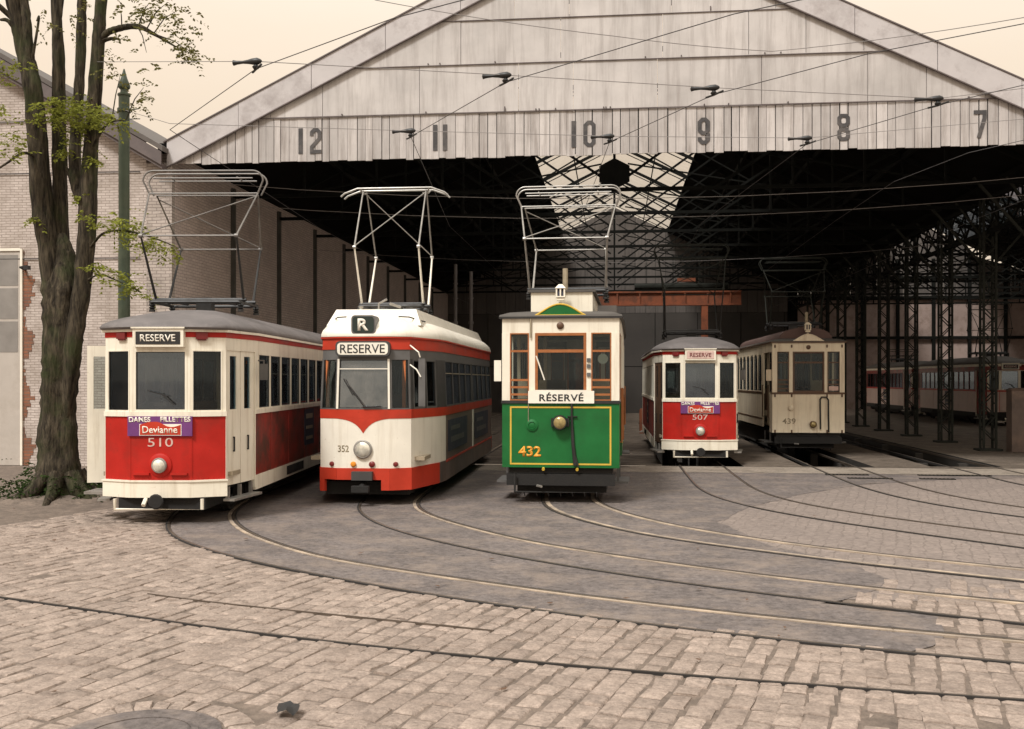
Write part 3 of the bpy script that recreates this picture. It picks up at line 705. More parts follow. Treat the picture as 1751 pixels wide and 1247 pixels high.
        h = MB(); h.tube([(.19, -.03, 1.66), (.19, -.035, 1.45), (.21, -.04, 1.0), (.25, -.04, .64)], [.016, .018, .028, .035], 8); h.box(.12, .28, -.04, 0, 1.44, 1.455); h.tube([(.21, -.04, .95), (.30, -.05, .62)], .014, 6); h.build('brake_hose', 'black', t)
        h = MB(); h.tube([(-.53, -.02, 1.66), (-.53, -.02, 1.36)], .006, 6); h.tube([(-.49, -.03, 3.1), (-.49, -.03, 2.75)], .016, 6); build_each(h, 'bell_cord', 'grey_letter', t)
        w = MB(); w.box(-1.12, -1.0, .1, .14, 2.03, 2.38); w.build('mirror', 'letter', t)
        w = MB(); w.tube([(-.40, -.02, 2.45), (-.26, -.03, 2.05)], .012, 6); w.build('wiper', 'letter', t)
        b = MB()
        for z in (2.38, 2.28, 2.14): b.box(.44, .50, -.03, -.005, z-.03, z+.03)
        build_each(b, 'post_fitting', 'greyframe', t)
        d = MB(); d.lathe([(.085, -.04), (.085, -.028)], (.70, 0, 2.40), 'Y', 18); d.build('cab_dial', 'letter', t)
    else:
        headlight(t, .12, -.02, .83, .085, 'darkwood', 'amberlens', .06)
        text('439', 'fleet_number', 'grey_letter', t, (-.52, -.002, .92), .15, .36, bold=.01)
        d = MB(); d.lathe([(.075, 0), (.07, .04), (.03, .06)], (-.47, 0, 1.28), 'Y', 16); d.build('bell_disc', 'oldcream', t)
        h = MB(); h.tube([(.32, -.03, .70), (.31, -.03, 1.52), (.35, -.035, 1.58), (.48, -.035, 1.58), (.53, -.035, 1.5), (.54, -.03, .62)], .022, 8); h.build('brake_hose', 'black', t)
        b = MB()
        for x in (-.9, -.45, .5, .9):
            for z in (1.62, .64, 2.98): b.box(x-.02, x+.02, -.02, 0, z-.04, z+.04)
        build_each(b, 'strap_hinge', 'darkwood', t)
        w = MB(); w.box(-1.12, -.97, .08, .12, 2.03, 2.34); w.build('mirror', 'oldcream', t)
        w = MB(); w.box(.55, .80, -.012, -.006, 1.76, 1.88); w.build('window_card', 'letter_dim', t)
    u = MB(); u.box(-.86, .86, .06, L-.06, .50, .60); u.box(-.9, .9, .02, .16, .30, .49); u.box(-.75, .75, .3, L-.3, .16, .49); u.build('underframe', 'under', t)  # real frame with an extra low box shutting light out beneath
    for y in (3.1, L-3.1): wheelset(t, y, .38)
    for sx in (-1, 1):
        b = MB(); b.box(sx*.68-.05, sx*.68+.05, 2.4, L-2.4, .32, .46); b.build('truck_frame', 'under', t)
        k = MB(); k.tube([(sx*.28, .0, .585), (sx*.28, -.05, .57)], .025, 8); build_each(k, 'buffer_bolt', 'gold' if green else 'under', t)
    f = MB(); f.tube([(-.75, -.05, .5), (-.75, -.08, .2), (.75, -.08, .2), (.75, -.05, .5)], .022, 6)
    for k in range(7): f.tube([(-.6+k*.2, -.08, .2), (-.6+k*.2, .1, .12)], .012, 5)
    f.build('life_guard', 'under', t)
    k = MB(); k.tube([(-.38, -.05, .3), (-.3, -.16, .3)], .022, 6); k.build('coupling_hook', 'steel', t)
    interior(t, .93, L, .8, 2.95, (pl, L-pl))
    pantograph(t, 2.2, zc+.46, 5.66, 'bow', ('steel', 'steel') if green else ('irongrey', 'irongrey'))  # cream tram's pantograph coloured darker to carry the depot's dimness
    return t
# ================================================================== place
# ---------------- materials of the setting
def barkmat():
    m = bpy.data.materials.new('bark'); nodes, links = nt(m); b = nodes['Principled BSDF']
    v = coords(nodes, links, (1, 1, .16)); n1 = noise(nodes, links, v, 16, 6, .65); n2 = noise(nodes, links, coords(nodes, links), 2.2, 5, .6)
    col = ramp(nodes, links, n1, [(.34, (.012, .009, .007)), (.5, (.050, .040, .027)), (.68, (.115, .092, .062))])
    f = ramp(nodes, links, n2, [(.48, 0), (.66, .65)]); col = mixc(nodes, links, f, col, (.045, .055, .02))
    links.new(col, b.inputs['Base Color']); b.inputs['Roughness'].default_value = .95; b.inputs['Specular IOR Level'].default_value = .2
    bp = N(nodes, 'ShaderNodeBump', Strength=1.0, Distance=.05); links.new(n1, bp.inputs['Height']); links.new(bp.outputs[0], b.inputs['Normal']); return m
M['stone'] = mat('cobblestone', (.315, .25, .207), .88, .26, 11, bump=1.0, bscale=20, speck=.28, sscale=34, island=.15, dirt=(.16, .12, .095), damt=.6, dlo=.44, dhi=.75, spec=.3)
M['joint'] = mat('joint_sand', (.15, .115, .09), .95, .3, 4, speck=.3, sscale=14, bump=.5, bscale=40)
M['fill'] = mat('packed_dirt', (.23, .185, .155), .95, .25, 3, speck=.3, sscale=14, bump=.5, bscale=60)
def settmat():
    m = bpy.data.materials.new('worn_setts'); nodes, links = nt(m); b = nodes['Principled BSDF']
    tc = nodes.new('ShaderNodeTexCoord'); mp = nodes.new('ShaderNodeMapping'); mp.inputs['Rotation'].default_value = (0, 0, R(-74.4)); links.new(tc.outputs['Object'], mp.inputs[0])
    t = N(nodes, 'ShaderNodeTexBrick', Scale=1.0); t.inputs['Brick Width'].default_value = .25; t.inputs['Row Height'].default_value = .168; t.inputs['Mortar Size'].default_value = .012; t.inputs['Mortar Smooth'].default_value = .8
    t.inputs['Color1'].default_value = (.27, .22, .19, 1); t.inputs['Color2'].default_value = (.22, .18, .155, 1); t.inputs['Mortar'].default_value = (.165, .135, .115, 1)
    wob = N(nodes, 'ShaderNodeTexNoise', Scale=3.0, Detail=3.0); links.new(mp.outputs[0], wob.inputs['Vector'])
    wm = N(nodes, 'ShaderNodeVectorMath', operation='MULTIPLY_ADD'); links.new(wob.outputs['Color'], wm.inputs[0]); wm.inputs[1].default_value = (.16, .16, 0); links.new(mp.outputs[0], wm.inputs[2]); links.new(wm.outputs[0], t.inputs['Vector'])
    v = mp.outputs[0]; f1 = ramp(nodes, links, noise(nodes, links, v, .9, 7, .65), [(.34, .1), (.60, 1)])
    col = mixc(nodes, links, f1, t.outputs[0], (.205, .168, .147)); f2 = ramp(nodes, links, noise(nodes, links, v, 10, 5, .8), [(.3, (.7,)*3), (.7, (1.3,)*3)]); col = mixc(nodes, links, 1.0, col, f2, 'MULTIPLY')
    links.new(col, b.inputs['Base Color']); b.inputs['Roughness'].default_value = .9; b.inputs['Specular IOR Level'].default_value = .25
    bp = N(nodes, 'ShaderNodeBump', Strength=.5, Distance=.012); bp.invert = True; links.new(t.outputs['Fac'], bp.inputs['Height']); links.new(bp.outputs[0], b.inputs['Normal']); return m
M['setts'] = settmat()
M['asphalt'] = mat('asphalt', (.142, .121, .112), .9, .20, 1.1, bump=1.0, bscale=14, dirt=(.25, .20, .165), damt=.6, speck=.38, sscale=11, spec=.2, dlo=.47, dhi=.62, chips=(.075, .06, .055), chipscale=2.6)
M['concrete'] = mat('concrete', (.28, .235, .19), .85, .15, 1.0, speck=.3, sscale=14, bump=.3, bscale=60, dirt=(.10, .08, .06), damt=.7, spec=.3)
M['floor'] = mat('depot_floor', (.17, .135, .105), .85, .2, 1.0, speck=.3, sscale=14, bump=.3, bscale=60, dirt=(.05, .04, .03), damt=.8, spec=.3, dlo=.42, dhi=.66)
M['bed'] = mat('rail_bed', (.19, .155, .13), .9, .25, 3, speck=.3, sscale=35, bump=.4, bscale=60)
M['rail'] = mat('rail_steel', (.12, .095, .075), .45, .25, 8, metal=.4)
M['groove'] = mat('rail_groove', (.022, .019, .017), .9)
M['mortar'] = mat('pale_mortar', (.42, .33, .24), .85, .25, 3, dirt=(.17, .14, .12), damt=.8, dlo=.4, dhi=.6)
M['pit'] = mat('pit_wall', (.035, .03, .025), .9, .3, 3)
M['board'] = mat('painted_boards', (.50, .46, .435), .65, .10, 2.0, dirt=(.20, .165, .145), damt=.65, streak=True, island=.20, dlo=.46, dhi=.66, chips=(.28, .24, .21), bump=.15, bscale=25)
M['sheet'] = mat('painted_sheets', (.51, .475, .45), .6, .22, .55, dirt=(.25, .215, .195), damt=.65, streak=True, dlo=.46, dhi=.72, bump=.12, bscale=5)
M['barge'] = mat('barge_board_paint', (.50, .465, .455), .6, .08, 2.0, dirt=(.2, .16, .15), damt=.5)
M['numpaint'] = mat('number_paint', (.055, .05, .05), .7, .4, 9, dirt=(.20, .17, .15), damt=.5)
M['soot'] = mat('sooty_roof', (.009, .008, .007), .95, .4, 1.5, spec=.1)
M['iron'] = mat('dark_iron', (.008, .0085, .007), .8, .4, 4, spec=.15)
M['irongrey'] = mat('dusty_shaded_iron', (.028, .030, .025), .8, .4, 4, spec=.2)  # also colours the indoor pantographs dark as if in shade
M['colgrey'] = mat('dusty_column', (.085, .08, .07), .8, .3, 3)
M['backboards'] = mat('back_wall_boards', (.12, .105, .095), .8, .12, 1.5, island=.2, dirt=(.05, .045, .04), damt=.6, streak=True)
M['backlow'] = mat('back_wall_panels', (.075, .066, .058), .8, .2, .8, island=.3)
M['baywall'] = mat('bay_wall', (.42, .32, .28), .8, .12, .8, dirt=(.2, .14, .11), damt=.6)
M['redsteel'] = mat('red_oxide_steel', (.26, .075, .03), .7, .25, 2.0, dirt=(.05, .03, .02), damt=.8)
M['whitebrick'] = brick('whitewashed_brick', (.60, .525, .475), (.50, .43, .385), (.32, .255, .22), 'XZ', None, bw=.21, rh=.064, gamt=.9, grime=(.25, .20, .16))
M['redbrick'] = brick('bare_brick', (.30, .12, .06), (.20, .08, .045), (.16, .12, .09), 'XZ', None, gamt=.5)
M['darkbrick'] = brick('sooty_brick', (.64, .54, .49), (.55, .455, .41), (.32, .26, .235), 'YZ', None, gamt=.65, grime=(.34, .285, .26))
M['pilaster'] = brick('pale_pilaster', (.50, .43, .38), (.42, .36, .31), (.25, .2, .18), 'XZ', None)
M['slate'] = mat('roof_slate', (.10, .085, .075), .7, .25, 3)
M['verge'] = mat('verge_board', (.12, .095, .09), .7, .2, 4)
M['doorgrey'] = mat('grey_door', (.46, .41, .36), .6, .06, 2, dirt=(.3, .25, .2), damt=.4)
M['doorpane'] = mat('dusty_panes', (.24, .22, .20), .35, .12, 3)
M['bark'] = barkmat()
M['polegreen'] = mat('green_pole', (.055, .075, .045), .5, .2, 4, dirt=(.11, .12, .07), damt=.5)
M['wire'] = mat('wire', (.055, .05, .05), .5)
M['wirepale'] = mat('pale_wire', (.22, .20, .19), .5)
def leafmat(name, col, var=.35):
    m = bpy.data.materials.new(name); nodes, links = nt(m); nodes.remove(nodes['Principled BSDF'])
    g = nodes.new('ShaderNodeNewGeometry')
    c = ramp(nodes, links, g.outputs['Random Per Island'], [(0, [x*(1-var) for x in col]), (.5, col), (1, [min(1, x*(1+var)) for x in col])])
    d = nodes.new('ShaderNodeBsdfDiffuse'); t = nodes.new('ShaderNodeBsdfTranslucent'); mx = nodes.new('ShaderNodeMixShader'); mx.inputs[0].default_value = .35
    links.new(c, d.inputs[0]); links.new(c, t.inputs[0]); links.new(d.outputs[0], mx.inputs[1]); links.new(t.outputs[0], mx.inputs[2])
    links.new(mx.outputs[0], nodes['Material Output'].inputs[0]); return m
M['leaf'] = leafmat('leaf', (.225, .24, .048)); M['leafdark'] = leafmat('dark_leaf', (.15, .14, .05)); M['ivy'] = leafmat('ivy', (.035, .055, .018))
M['skyglass'] = glass('roof_glass', (.94, .92, .90), 1.12, .06)
# ---------------- tracks: rails surveyed on the ground
def crom(pts, step=.35):
    P = [Vector(p).to_2d() for p in pts]; P = [P[0]*2-P[1]]+P+[P[-1]*2-P[-2]]; out = []
    for i in range(1, len(P)-2):
        p0, p1, p2, p3 = P[i-1:i+3]; n = max(2, int((p2-p1).length/step))
        for k in range(n):
            t = k/n
            out.append(.5*((2*p1)+(p2-p0)*t+(2*p0-5*p1+4*p2-p3)*t*t+(3*p1-p0-3*p2+p3)*t**3))
    out.append(P[-2]); return out
def smooth2(pts, it=3):
    for _ in range(it): pts = [pts[0]]+[(pts[i-1]+pts[i]*2+pts[i+1])/4 for i in range(1, len(pts)-1)]+[pts[-1]]
    return pts
def extend(pts, d):
    v = (pts[-1]-pts[-4]).normalized(); return pts+[pts[-1]+v*k for k in range(1, d+1)]
def offset(pts, o):
    out = []
    for i, p in enumerate(pts):
        t = (pts[min(i+1, len(pts)-1)]-pts[max(i-1, 0)]).normalized(); out.append(p+Vector((t.y, -t.x))*o)
    return out
RAIL = {
 12: ([(-7.75, 60), (-7.75, 30), (-7.7, 24), (-7.5, 20), (-7.1, 16.2), (-6.36, 13.65), (-5.62, 12.35), (-4.92, 11.62), (-4.4, 11.15), (-3.85, 10.72), (-3.12, 10.22), (-2.54, 9.85), (-1.85, 9.43), (-.78, 8.88), (.03, 8.52), (.99, 8.15), (1.86, 7.85), (2.95, 7.54)],
      [(-6.75, 60), (-6.75, 30), (-6.7, 24), (-6.5, 20), (-6.2, 16.5), (-5.77, 14.57), (-5.17, 13.37), (-4.68, 12.64), (-4.02, 11.9), (-3.46, 11.33), (-2.8, 10.85), (-2.05, 10.42), (-.86, 9.75), (.03, 9.33), (1.08, 8.9), (2.02, 8.55), (3.2, 8.2)]),
 11: ([(-4.5, 60), (-4.5, 30), (-4.45, 20), (-4.25, 16.5), (-3.91, 15.1), (-3.41, 14.01), (-2.87, 13.2), (-2.27, 12.5), (-1.68, 11.93), (-1.0, 11.34), (.04, 10.58), (.92, 10.02), (1.72, 9.6), (2.44, 9.22), (3.43, 8.77)],
      [(-3.5, 60), (-3.5, 30), (-3.45, 20), (-3.3, 16.5), (-2.99, 15.35), (-2.66, 14.7), (-2.29, 14.12), (-1.6, 13.2), (-1.1, 12.62), (-.51, 12.1), (.38, 11.43), (1.17, 10.9), (1.88, 10.47), (2.67, 10.06), (3.76, 9.6)]),
 10: ([(-1.35, 60), (-1.35, 30), (-1.32, 20), (-1.22, 17), (-1.02, 15.71), (-.62, 14.8), (.05, 13.7), (.81, 12.88), (1.66, 12.2), (2.71, 11.44), (4.14, 10.6)],
      [(-.35, 60), (-.35, 30), (-.34, 19), (-.26, 16.8), (.07, 15.65), (.65, 14.5), (1.26, 13.68), (2.13, 12.85), (3.17, 12.05), (4.44, 11.3)]),
 9: ([(1.57, 60), (1.57, 30), (1.57, 21.5), (1.63, 18.8), (1.88, 17.3), (2.42, 15.95), (3.09, 14.9), (3.84, 13.98), (4.96, 12.75)], None),
 8: ([(4.68, 60), (4.68, 30), (4.66, 22), (4.74, 19.5), (5.03, 17.7), (5.5, 16.5), (6.15, 15.5), (7.1, 14.4)], None),
 7: ([(7.88, 60), (7.88, 30), (7.88, 22.4), (7.96, 20.3), (8.3, 18.6), (8.9, 17.2)], None)}
RL = {}
for k, (a, b) in RAIL.items():
    L_ = extend(smooth2(crom(a)), 9); R_ = extend(smooth2(crom(b)), 9) if b else offset(smooth2(L_, 6), -1.0)
    RL[k] = (L_, R_)
def centre(k):
    a, b = RL[k]; n = 60; out = []
    for i in range(n+1):
        p = a[int(i/n*(len(a)-1))]; q = min(b, key=lambda z: (z-p).length); out.append((p+q)/2)
    return out
allrails = [r for pr in RL.values() for r in pr]
lineA = extend([Vector((-14, 11.2)), Vector((-9.5, 9.95))]+smooth2(crom([(-7.4, 9.37), (-5.76, 8.83), (-4.29, 8.29), (-3.16, 7.87), (-1.95, 7.52), (-.85, 7.25), (.23, 7.03), (1.23, 6.85), (2.61, 6.66)])), 9)
lineB = smooth2(crom([(-4.44, 9.1), (-3.67, 8.8), (-1.85, 8.3), (-.98, 8.05)]))
def strip(mb, pts, w, z, mi, h=.05):
    l = offset(pts, -w/2); r = offset(pts, w/2); b = len(mb.v)
    for p, q in zip(l, r): mb.v += [(p.x, p.y, z), (q.x, q.y, z), (q.x, q.y, z-h), (p.x, p.y, z-h)]
    for i in range(len(pts)-1):
        a = b+4*i; c = a+4
        for f in ((a, a+1, c+1, c), (a+1, a+2, c+2, c+1), (a+3, a, c, c+3)): mb.f.append(f); mb.m.append(mi)
def rail(name, pts, parent, side, pale=0, thin=1.0, bed=True):
    mb = MB()
    strip(mb, pts, .034*thin, .006 if bed else .012, 0)
    strip(mb, offset(pts, side*.028*thin), .022*thin, .005 if bed else .010, 1)
    if pale: strip(mb, offset(pts, -side*.06), pale, .006, 2)
    return mb.build(name, ['rail', 'groove', 'mortar', 'bed'], parent)
names = {12: 'tram track under the red and cream tram with the open door, outermost of the curves', 11: 'tram track curving out from under the white and red tram with the boxed R',
         10: 'tram track curving out from under the green tram', 9: 'tram track curving out of the depot pit below the red tram 507',
         8: 'tram track curving out of the pit below the all-cream tram', 7: 'tram track over the empty pit at the right of the depot mouth'}
pale = {(12, 1): .05, (11, 1): .05, (10, 0): .07, (10, 1): .07}
for k in RL:
    t = thing('tram_track', names[k], 'track', (0, 0, 0), 0, 'tram tracks')
    for i in (0, 1): rail('rail', RL[k][i], t, 1 if i == 0 else -1, pale.get((k, i), 0))
t = thing('tram_track', 'worn tram track crossing the cobbles in the foreground', 'track', (0, 0, 0), 0, 'tram tracks')
rail('rail', lineA, t, 1, 0, .48, False); rail('rail', lineB, t, -1, 0, .18, False)
# ---------------- ground: one sheet with the inspection pits cut out
pits = [(1.14, 3.06, 24.0, 48), (4.45, 6.1, 24.15, 52), (7.45, 9.1, 24.45, 50)]
def ground_sheet(name, xs, ys, z, m, skip):
    mb = MB()
    for i in range(len(xs)-1):
        for j in range(len(ys)-1):
            if skip(.5*(xs[i]+xs[i+1]), .5*(ys[j]+ys[j+1])): continue
            mb.quad([(xs[i], ys[j], z), (xs[i+1], ys[j], z), (xs[i+1], ys[j+1], z), (xs[i], ys[j+1], z)])
    o = mb.build(name, m, smooth=0); bm = bmesh.new(); bm.from_mesh(o.data); bmesh.ops.remove_doubles(bm, verts=bm.verts, dist=.0001); bm.to_mesh(o.data); bm.free()
    return struct(o)
xs = sorted({-1500, -60, -16, -10.2, 10.8, 31, 60, 1500} | {p[0] for p in pits} | {p[1] for p in pits}); ys = sorted({-1500, -30, 4, 22.4, 62.5, 120, 1500} | {p[2] for p in pits} | {p[3] for p in pits})
inpit = lambda x, y: any(a < x < b and c < y < d for a, b, c, d in pits)
ground_sheet('ground', xs, ys, -.012, 'joint', lambda x, y: inpit(x, y) or (-10.2 < x < 31 and 22.4 < y < 62.5))
fx = sorted({-10.2, 10.8, 31} | {p[0] for p in pits} | {p[1] for p in pits}); fy = sorted({22.4, 24.0, 24.15, 24.45, 62.5} | {p[3] for p in pits})
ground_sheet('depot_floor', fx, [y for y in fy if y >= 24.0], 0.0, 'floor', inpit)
ground_sheet('threshold_paving', [-10.2, 10.8, 31], [22.4, 24.0], -0.004, 'concrete', lambda x, y: False)
for a, b, c, d in pits:
    mb = MB(); z = -1.1
    mb.quad([(a, c, z), (b, c, z), (b, d, z), (a, d, z)]); mb.quad([(a, c, 0), (b, c, 0), (b, c, z), (a, c, z)]); mb.quad([(a, d, 0), (b, d, 0), (b, d, z), (a, d, z)])
    mb.quad([(a, c, 0), (a, d, 0), (a, d, z), (a, c, z)]); mb.quad([(b, c, 0), (b, d, 0), (b, d, z), (b, c, z)])
    for k in range(6):
        y = c+1.5+k*3.6
        for xx in (a+.42, b-.62) if b-a > 1.8 else (a+.2, b-.5): mb.box(xx, xx+.2, y, y+.2, z, -.05)
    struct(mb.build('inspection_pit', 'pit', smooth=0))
# asphalt apron
A12 = [p for p in offset(RL[12][0], -.03) if p.y < 22.46 and p.x < 2.3]
ap = [(p.x, p.y) for p in A12]+[(2.46, 8.0), (2.75, 8.55), (2.83, 9.0), (2.3, 9.15), (1.88, 9.41), (2.25, 9.75), (2.6, 10.05), (2.82, 10.6), (2.63, 11.5), (1.9, 12.6), (1.74, 13.4), (1.5, 14.6), (2.2, 16.4), (3.4, 18.4), (4.9, 20.2), (7, 21.4), (9, 22.0), (9.2, 22.46)]
rag = []
for i in range(len(ap)):
    p, q = Vector(ap[i]), Vector(ap[(i+1) % len(ap)]); n = max(1, int((q-p).length/.2)) if i >= len(A12)-1 and i < len(ap)-1 else 1
    for k in range(n): 
        r = p.lerp(q, k/n); rag.append(r+Vector((random.uniform(-.045, .045), random.uniform(-.045, .045))) if n > 1 else r)
def inside(x, y, poly):
    c = False; j = len(poly)-1
    for i in range(len(poly)):
        xi, yi = poly[i]; xj, yj = poly[j]
        if (yi > y) != (yj > y) and x < (xj-xi)*(y-yi)/(yj-yi)+xi: c = not c
        j = i
    return c
me = bpy.data.meshes.new('asphalt_apron'); bm = bmesh.new()
vs = [bm.verts.new((p[0], p[1], -.004)) for p in rag]; fc = bm.faces.new(vs)
if fc.normal.z < 0: fc.normal_flip()
bmesh.ops.triangulate(bm, faces=bm.faces[:]); bm.normal_update(); bm.to_mesh(me); bm.free(); me.materials.append(M['asphalt'])
o = bpy.data.objects.new('asphalt_apron', me); C.objects.link(o); struct(o)
for p in me.polygons:
    if p.normal.z < 0: p.flip()
# cobblestones
ragp = [(p[0], p[1]) for p in rag]
A12in = [(p.x, p.y) for p in A12]
core = A12in+[(1.9, 8.2), (2.3, 8.75), (1.6, 9.1), (1.3, 9.4), (2.1, 10.3), (2.3, 10.6), (2.1, 11.5), (1.3, 12.6), (1.2, 13.4), (1.0, 14.7), (1.7, 16.6), (2.9, 18.8), (4.5, 20.6), (6.8, 21.9), (9, 22.4), (9.2, 22.46)]
fill = MB(); fill.quad([(1.0, 9.6, -.008), (14, 9.6, -.008), (40, 22.39, -.008), (.9, 22.39, -.008)]); struct(fill.build('worn_paving', 'setts', smooth=0))
def near_rail(x, y, d):
    for r in allrails+[lineA, lineB]:
        for p in r:
            if abs(p.x-x) < d and abs(p.y-y) < d: return True
    return False
cell = {}
for r in allrails+[lineA]:
    for i in range(len(r)-1):
        n = max(1, int((r[i+1]-r[i]).length/.08))
        for k in range(n):
            p = r[i].lerp(r[i+1], k/n); cell.setdefault((int(math.floor(p.x/.25)), int(math.floor(p.y/.25))), []).append(p)
def raild(x, y):
    cx, cy = int(math.floor(x/.25)), int(math.floor(y/.25)); best = 9
    for i in (-1, 0, 1):
        for j in (-1, 0, 1):
            for p in cell.get((cx+i, cy+j), ()): best = min(best, math.hypot(p.x-x, p.y-y))
    return best
MH = (-2.73, 5.46); 
ang = R(15.6); tx, ty = math.sin(ang), math.cos(ang); nx, ny = ty, -tx
mb = MB()
def cobble(mb, cx, cy, hw, hl, ux, uy, vx, vy, zt):
    b = len(mb.v)
    def J(s): return random.uniform(-s, s)
    tilt = (J(.022), J(.022)); ring = []
    for (k, dz) in ((1.0, -.05), (.97, -.010), (.78, .0)):
        for (sx, sy) in ((-1, -1), (1, -1), (1, 1), (-1, 1)):
            e = .008 if dz < -.01 else .006
            px = sx*(hw*k+J(e*1.3)); py = sy*(hl*(k if k > .9 else .87)+J(e*1.3))
            mb.v.append((cx+ux*px+vx*py, cy+uy*px+vy*py, zt+dz+(tilt[0]*px+tilt[1]*py if dz > -.04 else 0)))
    for r in (0, 1):
        for j in range(4):
            a = b+r*4+j; c = b+r*4+(j+1) % 4
            mb.f.append((a, c, c+4, a+4)); mb.m.append(0)
    mb.f.append((b+8, b+9, b+10, b+11)); mb.m.append(0)
def jit4(cx, cy):
    s = .03 if cx > -1 else .055
    return nx+random.gauss(0, s), ny+random.gauss(0, s), tx+random.gauss(0, s), ty+random.gauss(0, s)
row = -70
while row < 110:
    n0 = row*.168; t_ = 2+random.uniform(0, .2)
    while t_ < 25:
        ln = random.uniform(.20, .29); cx = nx*n0+tx*(t_+ln/2); cy = ny*n0+ty*(t_+ln/2); t_ += ln
        wob = .03*math.sin(t_*1.3+row*.2)+.02*math.sin(t_*3.1+row)
        cx += nx*wob; cy += ny*wob
        if not (3.9 < cy < 22.35) or cx < -16 or cx > 13: continue
        if abs(cx) > cy*.75+2.5: continue
        if inside(cx, cy, ragp) or (cx > .3 and cy > 10.3+random.uniform(-.5, .5)) or raild(cx, cy) < (.0 if cy < 9.4-.25*cx and cx < 3 else .075): continue
        if math.hypot(cx-MH[0], cy-MH[1]) < .68: continue
        if math.hypot(cx+9.6, cy-16.6) < .75: continue
        rough = random.random() < .03
        cobble(mb, cx, cy, .168/2-.005, ln/2-random.uniform(.005, .011), *jit4(cx, cy), random.uniform(-.005, .005)-(.008 if rough else 0))
    row += 1
struct(mb.build('cobblestone_paving', 'stone', smooth=50))
# drain slots by the threshold
for k, (x, y, w) in enumerate(((4.55, 22.05, .9), (4.85, 21.3, .9), (6.5, 22.1, 1.5), (6.3, 21.3, .7))):
    mb = MB(); mb.box(x, x+w, y, y+.14, -.02, .011)
    for i in range(int(w/.08)): mb.box(x+.02+i*.08, x+.06+i*.08, y+.02, y+.12, .0115, .014, 1)
    tag(mb.build('drain_grating', ['iron', 'rail']), ['short drain grating beyond the apron edge, in front of the all-cream tram', 'drain grating nearer the camera of the pair before the all-cream tram',
        'longest drain grating, in front of the empty pit', 'shortest drain grating, in front of the empty pit'][k], 'drain', 'drain gratings at the depot threshold')
# manhole with ring of setts, rag
mh = thing('manhole', 'round iron manhole cover in a ring of radial setts at the bottom edge', 'manhole', (MH[0], MH[1], 0))
mb = MB(); mb.lathe([(.47, -.04), (.47, .004), (.44, .008), (.0005, .008)], (0, 0, 0), 'Z', 40); mb.lathe([(.34, .006), (.34, .014), (.30, .014), (.30, .006)], (0, 0, 0), 'Z', 36, 0, False); mb.build('cover', 'asphalt', mh)
mb = MB(); K = 32
for k in range(K):
    a = 2*PI*k/K; cobble(mb, math.cos(a)*.58, math.sin(a)*.58, .088, .053, math.cos(a), math.sin(a), -math.sin(a), math.cos(a), random.uniform(-.012, .004))
mb.build('sett_ring', 'stone', mh)
mb = MB(); random.seed(3)
b0 = len(mb.v)
for i in range(5):
    for j in range(4): mb.v.append((-2.03+i*.032+random.uniform(-.012, .012)-j*.012, 5.83+j*.05+random.uniform(-.01, .01), .02+random.uniform(0, .05)))
for i in range(4):
    for j in range(3): a = b0+i*4+j; mb.f.append((a, a+1, a+5, a+4)); mb.m.append(0)
tag(mb.build('rag', 'black'), 'crumpled black rag lying on the foreground cobbles', 'rag')
lv = MB(); rl_ = random.Random(4)
for _ in range(150):
    x, y = rl_.uniform(-8, 7), rl_.uniform(5, 17)
    if rl_.random() < .5: x, y = rl_.gauss(-7.5, 1.6), rl_.gauss(12, 2.5)
    a = rl_.uniform(0, 6); q = rl_.uniform(.012, .03)
    lv.quad([(x+q*math.cos(a+k*PI/2)*(1.6 if k % 2 else .8), y+q*math.sin(a+k*PI/2)*(1.6 if k % 2 else .8), .014+rl_.uniform(0, .012)) for k in range(4)])
struct(lv.build('litter', 'darkwood', smooth=0), 'stuff')
